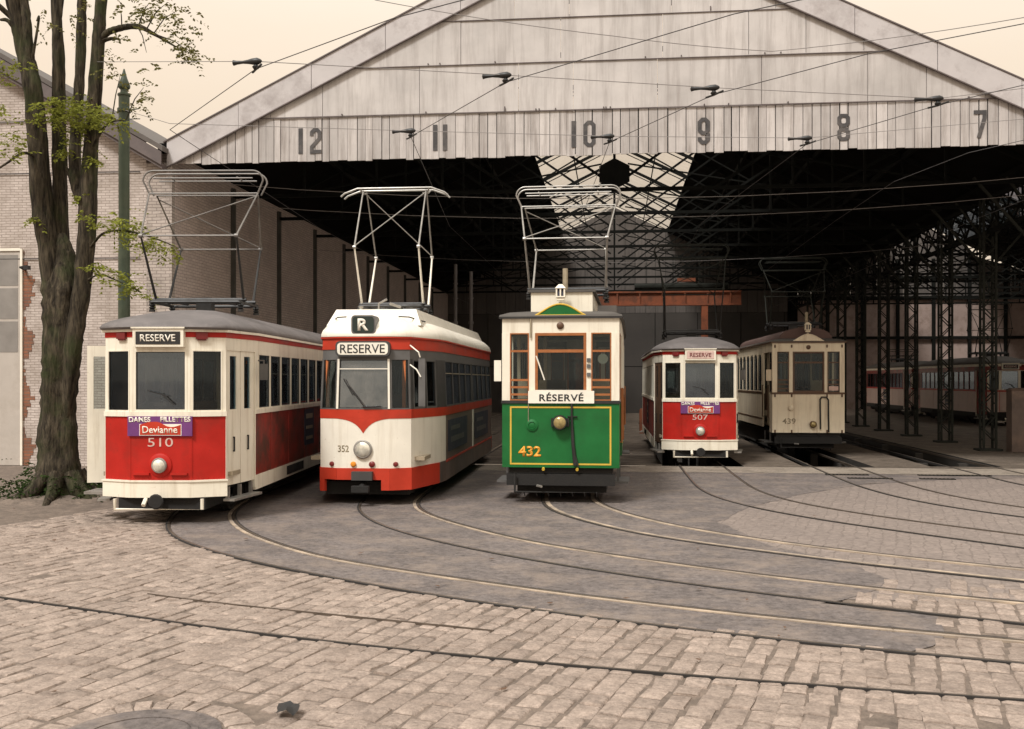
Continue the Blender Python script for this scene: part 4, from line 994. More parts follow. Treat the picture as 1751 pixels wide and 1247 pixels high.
# ---------------- depot building
FY = 22.7; RZ = 12.86; EZ = 7.72; HX = 10.5; SL = (RZ-EZ)/HX; BZ = 7.17; BY = 62.0
dep = thing('tram_depot', 'large open-fronted tram depot with a pale boarded gable numbered 12 to 7', 'depot', (0, FY, 0))
def part(mb, name, m, parent=dep, **kw):
    if parent is not None:
        off = parent.matrix_basis.translation
        mb.v = [(x-off[0], y-off[1], z-off[2]) for x, y, z in mb.v]
    return mb.build(name, m, parent, **kw)
def clip(poly, f):
    out = []
    for i in range(len(poly)):
        p, q = poly[i], poly[(i+1) % len(poly)]; a, b = f(p), f(q)
        if a >= 0: out.append(p)
        if (a >= 0) != (b >= 0): t = a/(a-b); out.append((p[0]+(q[0]-p[0])*t, p[1]+(q[1]-p[1])*t))
    return out
def gable(X0, parent, numbers):
    top = lambda p: RZ-.05-SL*abs(p[0]-X0)-p[1]
    def panel(mb, x0, x1, z0, z1, y0, y1):
        poly = [(x0, z0), (x1, z0), (x1, z1), (x0, z1)]
        poly = clip(poly, lambda p: RZ-.05-SL*(p[0]-X0)-p[1]); 
        if poly: poly = clip(poly, lambda p: RZ-.05+SL*(p[0]-X0)-p[1])
        if len(poly) >= 3: mb.prism(poly, y0, y1)
    mb = MB(); x = X0-HX
    while x < X0+HX-.01:
        w = min(random.choice((.16, .18, .2, .2, .23)), X0+HX-x); dy = random.uniform(0, .012)
        panel(mb, x+random.choice((.002, .004, .012)), x+w-random.choice((.003, .006, .014)), BZ+random.uniform(-.02, .02), 8.2+random.uniform(-.01, .0), FY-.03-dy, FY); x += w
    part(mb, 'board_fascia', 'board', parent, smooth=0)
    mb = MB(); mb.box(X0-9.3, X0+9.3, FY+.002, FY+.10, 7.76, 8.22); mb.box(X0-HX+.1, X0+HX-.1, FY+.002, FY+.10, BZ+.05, 7.755); 
    z = 8.19; rows = [(8.19, 9.33), (9.30, 10.34), (10.31, 11.36), (11.33, 12.9)]
    part(mb, 'fascia_backing', 'soot', parent, smooth=0)  # added dark sheet behind the boards, blocks daylight in their gaps
    mb = MB()
    for r, (z0, z1) in enumerate(rows):
        x = X0-HX-random.uniform(0, 1.2); 
        while x < X0+HX:
            w = random.choice((1.25, 2.3, 2.3, 1.9)); q = random.uniform(0, .012)
            panel(mb, max(x, X0-HX)+.006, min(x+w, X0+HX)-.006, z0+random.uniform(-.02, .012), z1+random.uniform(-.015, .01), FY-.045-.006*r-q, FY-.03-.006*r-q+.02); x += w
    part(mb, 'sheet_cladding', 'sheet', parent, smooth=0)
    mb = MB()
    for (z0, z1) in rows[1:]:
        hw_ = (RZ-.3-z0)/SL
        if hw_ > .5: mb.box(X0-hw_, X0+hw_, FY-.085, FY-.06, z0-.008, z0+.006)
    mb.box(X0-HX+1.0, X0+HX-1.0, FY-.075, FY-.06, 8.185, 8.205)
    for k in range(60):                       # nail heads and little hooks along the seams
        z0 = random.choice(rows)[0]; x = random.uniform(X0-HX+.8, X0+HX-.8)
        if top((x, z0+.3)) > .2: mb.box(x-.012, x+.012, FY-.095, FY-.05, z0+.03, z0+random.choice((.055, .055, .12)))
    part(mb, 'seam_flashing', 'verge', parent, smooth=0)
    for sx in (-1, 1):
        mb = MB(); n = 6
        for k in range(n):
            xa = X0+sx*(HX+.05)*k/n; xb = X0+sx*(HX+.05)*(k+1)/n-sx*.012
            za, zb = RZ-SL*abs(xa-X0), RZ-SL*abs(xb-X0); dy = random.uniform(0, .01)
            mb.hexa([(xa, FY-.13-dy, za-.60), (xb, FY-.13-dy, zb-.60), (xb, FY-.095, zb-.60), (xa, FY-.095, za-.60), (xa, FY-.13-dy, za), (xb, FY-.13-dy, zb), (xb, FY-.095, zb), (xa, FY-.095, za)])
        part(mb, 'barge_board', 'barge', parent, smooth=0)
        mb = MB(); xa, xb = X0, X0+sx*(HX+.12); za, zb = RZ, RZ-SL*(HX+.12)
        mb.hexa([(xa, FY-.16, za+.004), (xb, FY-.16, zb+.004), (xb, FY+.02, zb+.004), (xa, FY+.02, za+.004), (xa, FY-.16, za+.035), (xb, FY-.16, zb+.035), (xb, FY+.02, zb+.035), (xa, FY+.02, za+.035)])
        mb.hexa([(xa, FY-.145, za-.63), (xb, FY-.145, zb-.63), (xb, FY-.1, zb-.63), (xa, FY-.1, za-.63), (xa, FY-.145, za-.603), (xb, FY-.145, zb-.603), (xb, FY-.1, zb-.603), (xa, FY-.1, za-.603)])
        part(mb, 'verge_trim', 'verge', parent, smooth=0)
gable(0, dep, True)
# stencilled numbers
def stroke(mb, pts, w, y, ox, oz, closed=False):
    P = [Vector(p) for p in pts]; n = len(P); Lp = []; Rp = []
    for i in range(n):
        a = P[i-1] if (i > 0 or closed) else None; b = P[(i+1) % n] if (i < n-1 or closed) else None
        d1 = (P[i]-a).normalized() if a is not None else None; d2 = (b-P[i]).normalized() if b is not None else None
        if d1 is None: d1 = d2
        if d2 is None: d2 = d1
        n1 = Vector((-d1.y, d1.x)); n2 = Vector((-d2.y, d2.x)); m = (n1+n2).normalized(); k = w/2/max(.4, m.dot(n1))
        Lp.append(P[i]+m*k); Rp.append(P[i]-m*k)
    for i in range(n if closed else n-1):
        j = (i+1) % n
        mb.prism([(ox+q.x, oz+q.y) for q in (Rp[i], Rp[j], Lp[j], Lp[i])], y-.004, y)
h_ = .60; W_ = .27; c_ = .06; sw = .085
def octo(x0, x1, z0, z1, c): return [(x0+c, z0), (x1-c, z0), (x1, z0+c), (x1, z1-c), (x1-c, z1), (x0+c, z1), (x0, z1-c), (x0, z0+c)]
e_ = sw/2
GL = {'1': [([(0, 0), (0, h_)], 0)], '0': [(octo(-W_/2+e_, W_/2-e_, e_, h_-e_, c_), 1)],
      '2': [([(-W_/2+e_, h_*.70), (-W_/2+e_, h_-e_-c_), (-W_/2+e_+c_, h_-e_), (W_/2-e_-c_, h_-e_), (W_/2-e_, h_-e_-c_), (W_/2-e_, h_*.58), (-W_/2+e_, h_*.26), (-W_/2+e_, e_), (W_/2, e_)], 0)],
      '7': [([(-W_/2, h_-e_), (W_/2-e_, h_-e_), (W_/2-e_, h_*.72), (-.03, 0)], 0)],
      '8': [(octo(-W_/2+e_, W_/2-e_, h_*.5+e_+.004, h_-e_, c_*.8), 1), (octo(-W_/2+e_, W_/2-e_, e_, h_*.5-e_-.004, c_*.8), 1)],
      '9': [(octo(-W_/2+e_, W_/2-e_, h_*.42, h_-e_, c_), 1), ([(W_/2-e_, h_*.42-.005), (W_/2-e_, e_+c_), (W_/2-e_-c_, e_), (-W_/2+e_+c_, e_), (-W_/2+e_, e_+c_), (-W_/2+e_, h_*.26)], 0)]}
for num, x in (('12', -7.13), ('11', -4.0), ('10', -.74), ('9', 2.0), ('8', 5.05), ('7', 7.95)):
    mb = MB(); gap = .36 if '0' in num or '2' in num else .23; xo = x-gap*(len(num)-1)/2
    for k, ch in enumerate(num):
        for pts, cl in GL[ch]: stroke(mb, pts, .105 if ch == '1' else sw, FY-.046, xo+gap*k, 7.345, bool(cl))
    part(mb, 'bay_number', 'numpaint', smooth=0)
# roof with glazed ridge
SK = 3.25
def roofs(X0, parent, sk=SK, y_sk=FY+1.2):
    mb = MB()
    for sx in (-1, 1):
        for xa, xb, ya, yb in ((sk, HX+.1, FY, BY), (0, sk, FY, y_sk)):
            za, zb = RZ-SL*xa, RZ-SL*xb
            p = [(X0+sx*xa, ya, za), (X0+sx*xb, ya, zb), (X0+sx*xb, yb, zb), (X0+sx*xa, yb, za)]
            mb.hexa([(x, y, z-.08) for x, y, z in p]+[(x, y, z-.002) for x, y, z in p])
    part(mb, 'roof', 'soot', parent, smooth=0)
    mb = MB()
    for sx in (-1, 1):
        za, zb = RZ-.03, RZ-.03-SL*sk
        mb.quad([(X0, y_sk, za), (X0+sx*sk, y_sk, zb), (X0+sx*sk, BY, zb), (X0, BY, za)])
    g = part(mb, 'skylight', 'skyglass', parent, smooth=0)
    mb = MB(); y = y_sk
    while y < BY:
        for sx in (-1, 1):
            mb.tube([(X0, y, RZ-.06), (X0+sx*sk, y, RZ-.06-SL*sk)], .022, 4)
        y += 3.75
    for sx in (-1, 1):
        for q in (.0, sk*.55, sk): mb.tube([(X0+sx*q, y_sk, RZ-.08-SL*q), (X0+sx*q, BY, RZ-.08-SL*q)], .028, 4)
    bar = mb; off = parent.matrix_basis.translation; bar.v = [(x-off[0], y-off[1], z-off[2]) for x, y, z in bar.v]; bar.build('glazing_bar', 'iron', g, smooth=0)
    mb = MB()
    for q in (4.8, 6.6, 8.4):
        for sx in (-1, 1): mb.box(X0+sx*q-.05, X0+sx*q+.05, FY+.2, BY, RZ-SL*q-.26, RZ-SL*q-.10)
    part(mb, 'purlins', 'iron', parent, smooth=0)
roofs(0, dep)
mb = MB(); mb.box(-HX-.35, -HX+.06, FY+.05, BY, 7.455, 7.70); part(mb, 'eave_light_stop', 'soot', smooth=0)  # added strip closing the eave gap against leaking daylight
mb = MB(); mb.box(HX-.12, 11.22, FY+.12, BY, 7.46, 7.60); part(mb, 'valley_light_stop', 'soot', smooth=0)  # added box under the valley gap, keeps daylight out
mb = MB(); mb.prism([(-HX-.3, -.05), (HX+.6, -.05), (HX+.6, 7.6), (0, RZ-.1), (-HX-.3, 7.6)], BY+.01, BY+.019); part(mb, 'wall_backing', 'soot', smooth=0)  # added sheet behind the back wall, stops light leaking through joints
def bar(mb, a, b, w=.09, d=.07):
    a, b = Vector(a), Vector(b); t = (b-a).normalized(); n = Vector((-t.z, 0, t.x))*w/2; y = Vector((0, d/2, 0))
    mb.hexa([a-n-y, b-n-y, b-n+y, a-n+y, a+n-y, b+n-y, b+n+y, a+n+y])
def truss(X0, Y, parent, plate=True, light=True):
    mb = MB(); zb = 7.08; top = lambda x: RZ-.16-SL*abs(x)
    bar(mb, (X0-HX+.1, Y, zb), (X0+HX-.1, Y, zb), .09, .1)
    for sx in (-1, 1):
        bar(mb, (X0, Y, top(0)), (X0+sx*(HX-.1), Y, top(HX-.1)), .12, .1)
        bar(mb, (X0+sx*.15, Y, zb+.2), (X0+sx*4.6, Y, top(4.6)), .06)
        bar(mb, (X0+sx*2.6, Y, zb), (X0+sx*6.4, Y, top(6.4)), .07)
        bar(mb, (X0+sx*5.6, Y, zb), (X0+sx*8.4, Y, top(8.4)), .07)
        bar(mb, (X0+sx*.4, Y+.05, zb+1.5), (X0+sx*8.2, Y+.05, zb+.1), .042, .05)
        if light: bar(mb, (X0+sx*.1, Y+.05, zb+3.2), (X0+sx*5.6, Y+.05, zb), .042, .05)
        for x in (4.6, 6.4, 8.4): bar(mb, (X0+sx*x, Y-.05, zb), (X0+sx*x, Y-.05, top(x)), .06, .05)
    bar(mb, (X0, Y, zb), (X0, Y, zb+1.2 if not plate else top(0)), .07)
    if plate: mb.prism([(X0+.46*math.cos(PI/3*k+PI/6), zb+.40+.42*math.sin(PI/3*k+PI/6)) for k in range(6)], Y-.08, Y-.06)
    part(mb, 'roof_truss', 'iron', parent, smooth=0)
bays = [26.4+3.75*k for k in range(9)]
for i, Y in enumerate(bays): truss(0, Y, dep, i == 0, True)
# left wall and corner pilaster
mb = MB(); mb.box(-HX-.30, -HX+.05, FY+.05, BY, -.1, 7.45); part(mb, 'side_wall', 'darkbrick', smooth=0)
mb = MB(); mb.box(-HX-.55, -HX+.08, FY-.12, FY+.045, -.1, 7.2); part(mb, 'corner_pilaster', 'pilaster', smooth=0)
for Y in bays:
    mb = MB(); mb.box(-HX+.05, -HX+.10, Y-.12, Y+.12, -.1, 7.3); mb.box(-HX+.10, -HX+.14, Y-.05, Y+.05, -.1, 7.3); part(mb, 'wall_column', 'colgrey', smooth=0)
# back wall: boards above, panels below
mb = MB(); x = -HX
while x < HX:
    w = .62; xa, xb = x+.01, min(x+w, HX)-.01
    poly = clip([(xa, 6.2), (xb, 6.2), (xb, 13), (xa, 13)], lambda p: RZ-.1-SL*abs(p[0])-p[1]) if abs(xa) > .7 else [(xa, 6.2), (xb, 6.2), (xb, RZ-.1-SL*abs(xb)), (xa, RZ-.1-SL*abs(xa))]
    if len(poly) > 2: mb.prism(poly, BY-.05, BY)
    x += w
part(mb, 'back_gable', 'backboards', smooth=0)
mb = MB(); x = -HX
while x < HX:
    mb.box(x+.02, min(x+2.6, HX)-.02, BY-.06, BY, 2.9, 6.18); mb.box(x+.02, min(x+2.6, HX)-.02, BY-.06, BY, -.05, 2.86); x += 2.6
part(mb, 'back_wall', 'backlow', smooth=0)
# lattice columns between the two bays with a long lattice beam
for i, Y in enumerate([22.75]+bays):
    mb = MB(); X = 10.8
    for dx in (-.17, .17):
        for dy in (-.14, .14): mb.box(X+dx-.03, X+dx+.03, Y+dy-.03, Y+dy+.03, .06, 7.3)
    z = .3
    while z < 7.0:
        for dy in (-.14, .14):
            s = 1 if int(z/.35) % 2 else -1
            a, b = Vector((X-.17*s, Y+dy, z)), Vector((X+.17*s, Y+dy, z+.35)); bar(mb, a, b, .032, .02)
        for dx in (-.17, .17): mb.box(X+dx-.02, X+dx+.02, Y-.1, Y+.1, z, z+.05)
        z += .35
    mb.box(X-.32, X+.32, Y-.26, Y+.26, -.01, .06)
    for sx in (-1, 1): bar(mb, (X+sx*.17, Y, 5.4), (X+sx*1.7, Y, 7.2), .06); bar(mb, (X+sx*.17, Y, 6.2), (X+sx*.9, Y, 7.2), .045)
    part(mb, 'lattice_column', 'irongrey', smooth=0)
mb = MB()
for z in (6.35, 7.3): mb.box(10.72, 10.88, FY, BY, z-.05, z+.05)
y = FY
while y < BY-.9:
    for a, b in (((10.8, y, 6.4), (10.8, y+.93, 7.25)), ((10.8, y+.93, 6.4), (10.8, y, 7.25))): mb.tube([a, b], .03, 4)
    y += .93
part(mb, 'valley_beam', 'iron', smooth=0)
# neighbouring bay to the right
nb = thing('tram_depot', 'dim neighbouring depot bay with a pale back wall, right of the lattice columns', 'depot', (21.6, FY, 0))
NX = 21.6
BY = 72.0
gable(NX, nb, False); roofs(NX, nb, 2.6, FY+14)
for Y in bays+[60.2, 64, 67.7]: truss(NX, Y, nb, False, False)
mb = MB(); mb.box(NX-HX+.3, NX+HX, BY+.02, BY+.2, -.05, 7.75); part(mb, 'back_wall', 'baywall', nb, smooth=0)
mb = MB(); x = NX-HX
while x < NX+HX:
    xa, xb = x+.01, min(x+.9, NX+HX)-.01
    poly = clip(clip([(xa, 7.8), (xb, 7.8), (xb, 13), (xa, 13)], lambda p: (14 if p[0] < NX+2.2 else 11.6-SL*.6*(p[0]-NX))-p[1]), lambda p: 20-p[1])
    poly = clip(poly, lambda p: RZ-.1-SL*(p[0]-NX)-p[1]) if poly else poly
    if poly: poly = clip(poly, lambda p: RZ-.1+SL*(p[0]-NX)-p[1])
    if len(poly) > 2: mb.prism(poly, BY-.05, BY)
    x += .9
part(mb, 'back_gable', 'backboards', nb, smooth=0)
mb = MB()
for k in range(8): x = 12.5+k*2.4; mb.box(x-.1, x+.1, BY-.25, BY-.06, 0, 10.5)
for z in (5.0, 7.8, 9.2): mb.box(NX-HX, NX+HX, BY-.24, BY-.07, z-.1, z+.1)
part(mb, 'wall_frame', 'iron', nb, smooth=0)
mb = MB(); mb.box(NX+HX, NX+HX+.3, FY, BY, -.05, 7.5); part(mb, 'side_wall', 'darkbrick', nb, smooth=0)
BY = 62.0
# red oxide gantry, duct, pipes, pier, red post
g = thing('gantry', 'rust red steel gantry beam across the depot interior behind the green tram', 'gantry', (3, 45, 0))
mb = MB(); mb.box(-5, 2.6, -.15, .15, 5.95, 6.02); mb.box(-5, 2.6, -.05, .05, 5.45, 5.95); mb.box(-5, 2.6, -.15, .15, 5.38, 5.45)
for k in range(8): mb.box(-4.9+k, -4.84+k, -.13, .13, 5.45, 5.95)
mb.build('beam', 'redsteel', g, smooth=0)
for x in (-4.6, 1.0):
    mb = MB(); mb.box(x-.14, x+.14, -.12, -.08, 0, 5.38); mb.box(x-.14, x+.14, .08, .12, 0, 5.38); mb.box(x-.03, x+.03, -.08, .08, 0, 5.38); mb.build('post', 'redsteel', g, smooth=0)
mb = MB(); mb.box(-.2, .6, -.1, .1, 6.45, 6.6); mb.build('hoist_trolley', 'redsteel', g)
d = MB(); d.tube([(1.0, 50, 6.7), (5.6, 50, 6.7)], .16, 10)
for x in (1.6, 2.9, 4.2, 5.4): d.tube([(x, 50, 6.7), (x, 50, 8.2)], .02, 5)
tag(d.build('duct', 'irongrey'), 'dark grey duct hanging above the rust red gantry', 'duct')
for i, (x, lab) in enumerate(((-6.35, 'pale banded vertical pipe deep in the depot, left of the pair'), (-5.72, 'pale banded vertical pipe deep in the depot, right of the pair'))):
    mb = MB(); mb.lathe([(.07, 0), (.07, 4.3), (.10, 4.3), (.10, 4.4), (.07, 4.4), (.07, 5.3), (.10, 5.3), (.10, 5.36), (.07, 5.36), (.07, 5.9), (.1, 5.9), (.1, 5.95), (.07, 5.95), (.07, 6.7-.3*i)], (x, 39.5, 0), 'Z', 10)
    tag(mb.build('standpipe', 'wirepale'), lab, 'pipe', 'pale pipes inside the depot')
mb = MB(); mb.box(11.25, 11.65, 29.6, 30.0, 0, 1.75); mb.hexa([(11.22, 29.57, 1.75), (11.68, 29.57, 1.75), (11.68, 30.03, 1.75), (11.22, 30.03, 1.75), (11.3, 29.65, 1.82), (11.6, 29.65, 1.82), (11.6, 29.95, 1.82), (11.3, 29.95, 1.82)])
tag(mb.build('stone_pier', 'posterbrown'), 'short square pier beside the nearest lattice column', 'pier')
mb = MB(); mb.lathe([(.1, 0), (.1, .85), (.08, .93), (.03, .96)], (1.05, 38.5, 0), 'Z', 12); tag(mb.build('bollard', 'redsteel'), 'small red post on the depot floor left of tram 507', 'post')
# ---------------- whitewashed brick building on the left
WY = FY-.10
wb = thing('brick_building', 'whitewashed brick building with sloping roof edge behind the tree', 'building', (-15, WY, 0))
mb = MB(); mb.prism([(-24.5, -.1), (-HX-.56, -.1), (-HX-.56, 7.60), (-17.5, 11.43), (-24.5, 7.32)], WY+.0, WY+.30); part(mb, 'wall', 'whitebrick', wb, smooth=0)
mb = MB()
for (xa, za, xb, zb) in ((-17.5, 11.45, -HX-.0, 7.42), (-17.5, 11.45, -25.0, 7.1)):
    mb.hexa([(xa, WY-.35, za-.02), (xb, WY-.35, zb-.02), (xb, WY+14, zb-.02), (xa, WY+14, za-.02), (xa, WY-.35, za+.10), (xb, WY-.35, zb+.10), (xb, WY+14, zb+.10), (xa, WY+14, za+.10)])
part(mb, 'roof', 'slate', wb, smooth=0)
mb = MB()
for (xa, za, xb, zb) in ((-17.5, 11.45, -HX-.04, 7.42), (-17.5, 11.45, -24.9, 7.15)):
    mb.hexa([(xa, WY-.33, za-.34), (xb, WY-.33, zb-.34), (xb, WY-.29, zb-.34), (xa, WY-.29, za-.34), (xa, WY-.33, za-.025), (xb, WY-.33, zb-.025), (xb, WY-.29, zb-.025), (xa, WY-.29, za-.025)])
    mb.hexa([(xa, WY-.28, za-.42), (xb, WY-.28, zb-.42), (xb, WY-.01, zb-.42), (xa, WY-.01, za-.42), (xa, WY-.28, za-.30), (xb, WY-.28, zb-.30), (xb, WY-.01, zb-.30), (xa, WY-.01, za-.30)])
part(mb, 'verge_board', 'verge', wb, smooth=0)
rb = MB(); prev = 0
for k in range(62):                           # bare bricks toothed round the door frame
    z0 = .0+k*.083; rb.box(-14.17, -14.02+.12*math.sin(k*.4)+random.uniform(-.08, .10), WY-.012, WY-.001, z0, z0+.083)
part(rb, 'bare_brick_jamb', 'redbrick', wb, smooth=0)
mb = MB(); mb.box(-15.9, -14.2, WY-.03, WY-.002, 0, 5.15); dr = part(mb, 'door', 'doorgrey', wb, smooth=0)
mb = MB(); off = wb.matrix_basis.translation
for r in range(3): mb.box(-15.85+off[0]*-1, -14.27-off[0], -.036, -.031, 2.72+r*.8, 3.46+r*.8)
mb.build('pane', 'doorpane', dr, smooth=0)
mb = MB(); mb.box(-14.2, -14.15, WY-.06, WY-.013, 0, 5.2); mb.box(-15.9, -14.2, WY-.06, WY-.031, 5.155, 5.22); part(mb, 'door_frame', 'letter', wb, smooth=0)
mb = MB(); p = at(55, 460, 24.0); mb.tube([(p.x-.12, WY-.01, p.z-.03), (p.x-.1, WY-.25, p.z), (p.x+.1, WY-.3, p.z+.02)], .03, 6); mb.box(p.x+.04, p.x+.16, WY-.36, WY-.24, p.z-.06, p.z+.03); part(mb, 'wall_hook', 'black', wb)
mb = MB()
for z in (4.95, 8.25, 7.0): mb.tube([(-24, WY-.03, z+.05), (-11.2, WY-.03, z)], .012, 5)
part(mb, 'wall_cable', 'wire', wb)
# ---------------- trams
T510 = nose_tram((-6.42, 13.55, 0), R(5.2), 'red and cream tram numbered 510 with its left front door folded open', '510', open_door=1, pant=(2.0, 5.42))
T352 = round_tram((-4.08, 15.9, 0), R(.9), 'white and red tram numbered 352 with a boxed R on its roof front')
T432 = old_tram((-.89, 16.45, 0), R(-.9), 'green and cream old tram numbered 432 with a white board across its dash', True)
T507 = nose_tram((2.03, 24.0, 0), R(.4), 'red and cream tram numbered 507 standing half in the dark depot over a pit', '507', blind=('letter_dim', 'maroon'))
T439 = old_tram((5.30, 28.0, 0), R(.8), 'all-cream old tram with arched side windows, right of tram 507', False)
TFAR = nose_tram((17.4, 46, 0), R(0), 'white and red tram standing in front in the far bay behind the lattice columns', '513', lower='pinkwhite', livery='pale', banner=False, blind=('letter_dark', 'letter_dim'), pant=(2.5, 5.7))
TEND = nose_tram((17.4, 57.4, 0), R(0), 'white and red tram coupled behind another in the far bay', '514', lower='pinkwhite', livery='pale', banner=False, blind=('letter_dark', 'letter_dim'), pant=(5.3, 3.9))
# ---------------- overhead wires
ZW = 5.8
def wire(name, pts, r, label, cat, group, m='wire', sag=0):
    out = []
    for a, b in zip(pts[:-1], pts[1:]):
        a, b = Vector(a), Vector(b)
        for k in range(8):
            t = k/8; p = a.lerp(b, t); p.z -= sag*4*t*(1-t)*(b-a).length/20; out.append(p)
    out.append(Vector(pts[-1])); mb = MB(); mb.tube(out, r, 5); return tag(mb.build(name, m), label, cat, group)
def near(k, y):                               # centre of track k where it passes depth y
    a, b = RL[k]; p = min(a, key=lambda q: abs(q.y-y)); q = min(b, key=lambda q: (q-p).length); m = (p+q)/2; return (m.x, m.y, ZW)
row1 = {12: at(437, 118, 11.9), 11: at(864, 141, 12.4), 10: at(1220, 162, 12.93), 9: at(1603, 180, 13.4)}
row2 = {12: at(290, 222, 14.6), 11: at(702, 234, 15.2), 10: at(1042, 243, 15.5), 9: at(1380, 246, 15.66)}
lead = {12: 'the tram with the open door', 11: 'the white and red tram', 10: 'the green tram', 9: 'tram 507', 8: 'the all-cream tram', 7: 'the empty pit track'}
for k in RL:
    a = RL[k][0]; xin = {12: -7.25, 11: -4.0, 10: -.85, 9: 2.07, 8: 5.18, 7: 8.38}[k]
    pts = [(xin, 61.5, ZW+.2), (xin, 40, ZW), (xin, 24, ZW)]
    if k in row2: pts += [tuple(row2[k]), tuple(row1[k])]
    else: pts += [near(k, 19.5), near(k, 16.8)]
    c = centre(k); e = c[-1]; e2 = c[-8]
    lx = pts[-1][0]
    for q in c:
        if q.x > lx+1.3 and q.y < pts[-1][1]: pts.append((q.x, q.y, ZW)); lx = q.x
    wire('contact_wire', pts, .0055, 'overhead contact wire leading to '+lead[k], 'wire', 'overhead contact wires')
p9 = row1[9]; poleT = Vector((-9.3, 18.1, 7.2))
wire('span_wire', [at(165, 106, 17.0), row1[12]+Vector((0, 0, .09)), row1[11]+Vector((0, 0, .09)), row1[10]+Vector((0, 0, .09)), p9+Vector((0, 0, .09)), (11.5, 12.2, 6.1)], .005, 'upper span wire stretched across the yard from the tree', 'wire', 'span wires', 'wirepale')
wire('span_wire', [poleT, row2[12]+Vector((0, 0, .09)), row2[11]+Vector((0, 0, .09)), row2[10]+Vector((0, 0, .09)), row2[9]+Vector((0, 0, .09)), (12.5, 14.8, 6.2)], .005, 'lower span wire from the green pole in front of the gable', 'wire', 'span wires', 'wirepale')
for (a, b, lab) in (((-10.3, 23.6, 6.95), (10.6, 23.6, 6.75), 'span wire just inside the depot mouth, higher of the two'), ((-10.3, 24.6, 6.6), (10.6, 24.6, 6.5), 'span wire just inside the depot mouth, lower of the two'), ((-10.3, 33, 6.5), (10.6, 33, 6.4), 'span wire deeper inside the depot')):
    wire('span_wire', [a, b], .007, lab, 'wire', 'span wires', 'wirepale', sag=.5)
wire('feeder_cable', [at(640, 0, 20.5), at(1050, 62, 21.3), at(1320, 88, 21.6), at(1751, 30, 18)], .008, 'thin cable slanting across the top of the gable', 'wire', None, 'wirepale', .2)
for nm, rw in (('upper', row1), ('lower', row2)):
    for k, p in rw.items():
        if k == 12 and nm == 'lower': continue
        h = thing('wire_hanger', 'dark wire hanger on the %s span wire above %s' % (nm, {12: 'the red tram with the open door', 11: 'the white and red tram', 10: 'the green tram', 9: 'tram 507'}[k]), 'wire hanger', p, R(-6), 'insulated hangers on the span wires')
        mb = MB(); mb.lathe([(.010, -.30), (.034, -.29), (.024, -.25), (.018, -.17), (.026, -.10), (.038, -.04), (.042, .02), (.024, .06), (.010, .075)], (0, 0, .09), 'X', 12); mb.build('insulator', 'black', h)
        mb = MB(); mb.tube([(.0, 0, .06), (-.01, 0, -.01)], .018, 8); mb.tube([(.12, -.10, .015), (0, 0, -.005), (-.10, .12, .0)], .014, 6); mb.lathe([(.03, -.02), (.045, 0), (.02, .03)], (0, 0, .02), 'Z', 10); mb.build('clamp', 'black', h)
# ---------------- green pole
pl = thing('wire_pole', 'tall green iron pole with a spiked finial beside the tree', 'pole', (-9.3, 18.1, 0))
mb = MB(); mb.lathe([(.16, 0), (.16, .9), (.13, 1.0), (.115, 1.1), (.105, 4.5), (.10, 4.55), (.10, 7.45)], (0, 0, 0), 'Z', 16); mb.build('shaft', 'polegreen', pl)
mb = MB(); mb.lathe([(.10, 7.45), (.12, 7.47), (.12, 7.5), (.07, 7.53), (.065, 7.58), (.11, 7.62), (.115, 7.66), (.06, 7.8), (.012, 7.98)], (0, 0, 0), 'Z', 16); mb.build('finial', 'polegreen', pl)
mb = MB(); mb.lathe([(.112, 7.15), (.125, 7.16), (.125, 7.22), (.112, 7.23)], (0, 0, 0), 'Z', 16); mb.tube([(.1, 0, 7.19), (.35, -.1, 7.19)], .012, 6); mb.build('clamp_band', 'polegreen', pl)
# ---------------- tree
random.seed(21)
tw = 17.3
tr = thing('tree', 'tall many-stemmed tree with furrowed dark bark and sparse young leaves', 'tree', (-9.55, 16.35, 0))
to = Vector((-9.55, 16.35, 0))
def tp(px, py, dw=0): return at(px, py, tw+dw)-to
def limb(name, pts, rad, n=14, jit=.10):
    V = [tp(*p) for p in pts]; out = []; rr = []
    for i in range(len(V)-1):
        p0 = V[max(i-1, 0)]; p1 = V[i]; p2 = V[i+1]; p3 = V[min(i+2, len(V)-1)]; m = 7
        for k in range(m):
            t = k/m; out.append(.5*((2*p1)+(p2-p0)*t+(2*p0-5*p1+4*p2-p3)*t*t+(3*p1-p0-3*p2+p3)*t**3)); rr.append((rad[i]+(rad[i+1]-rad[i])*t)*random.uniform(.95, 1.06))
    out.append(V[-1]); rr.append(rad[-1]); mb = MB(); 
    base = len(mb.v); mb.tube(out, rr, n)
    ph = [random.uniform(0, 6) for _ in range(4)]
    nv = []
    for q, v in enumerate(mb.v):             # furrowed bark ridges
        k = q//n; j = q % n; c = out[min(k, len(out)-1)]; a = 2*PI*j/n
        f = 1+jit*(.6*math.sin(5*a+ph[0]+k*.13)+.5*math.sin(3*a+ph[1]-k*.21)+random.uniform(-.5, .5))
        nv.append(tuple(c+(Vector(v)-c)*f))
    mb.v = nv
    return mb.build(name, 'bark', tr, smooth=60)
limb('trunk', [(110, 872), (108, 850), (102, 800), (99, 720), (100, 650), (104, 580), (107, 500), (108, 440), (104, 400)], [.52, .43, .34, .29, .29, .32, .33, .2, .06], 34, .10)
limb('stem', [(92, 560, -.1), (84, 440, -.1), (72, 360, -.12), (64, 240, -.15), (55, 150, -.2), (38, 80, -.2), (24, 20, -.25), (8, -60, -.3)], [.12, .17, .165, .16, .15, .12, .10, .08], 16)
limb('stem', [(46, 120, -.2), (42, 50, -.15), (36, -20, -.1), (30, -160, -.1)], [.13, .12, .11, .09], 14)
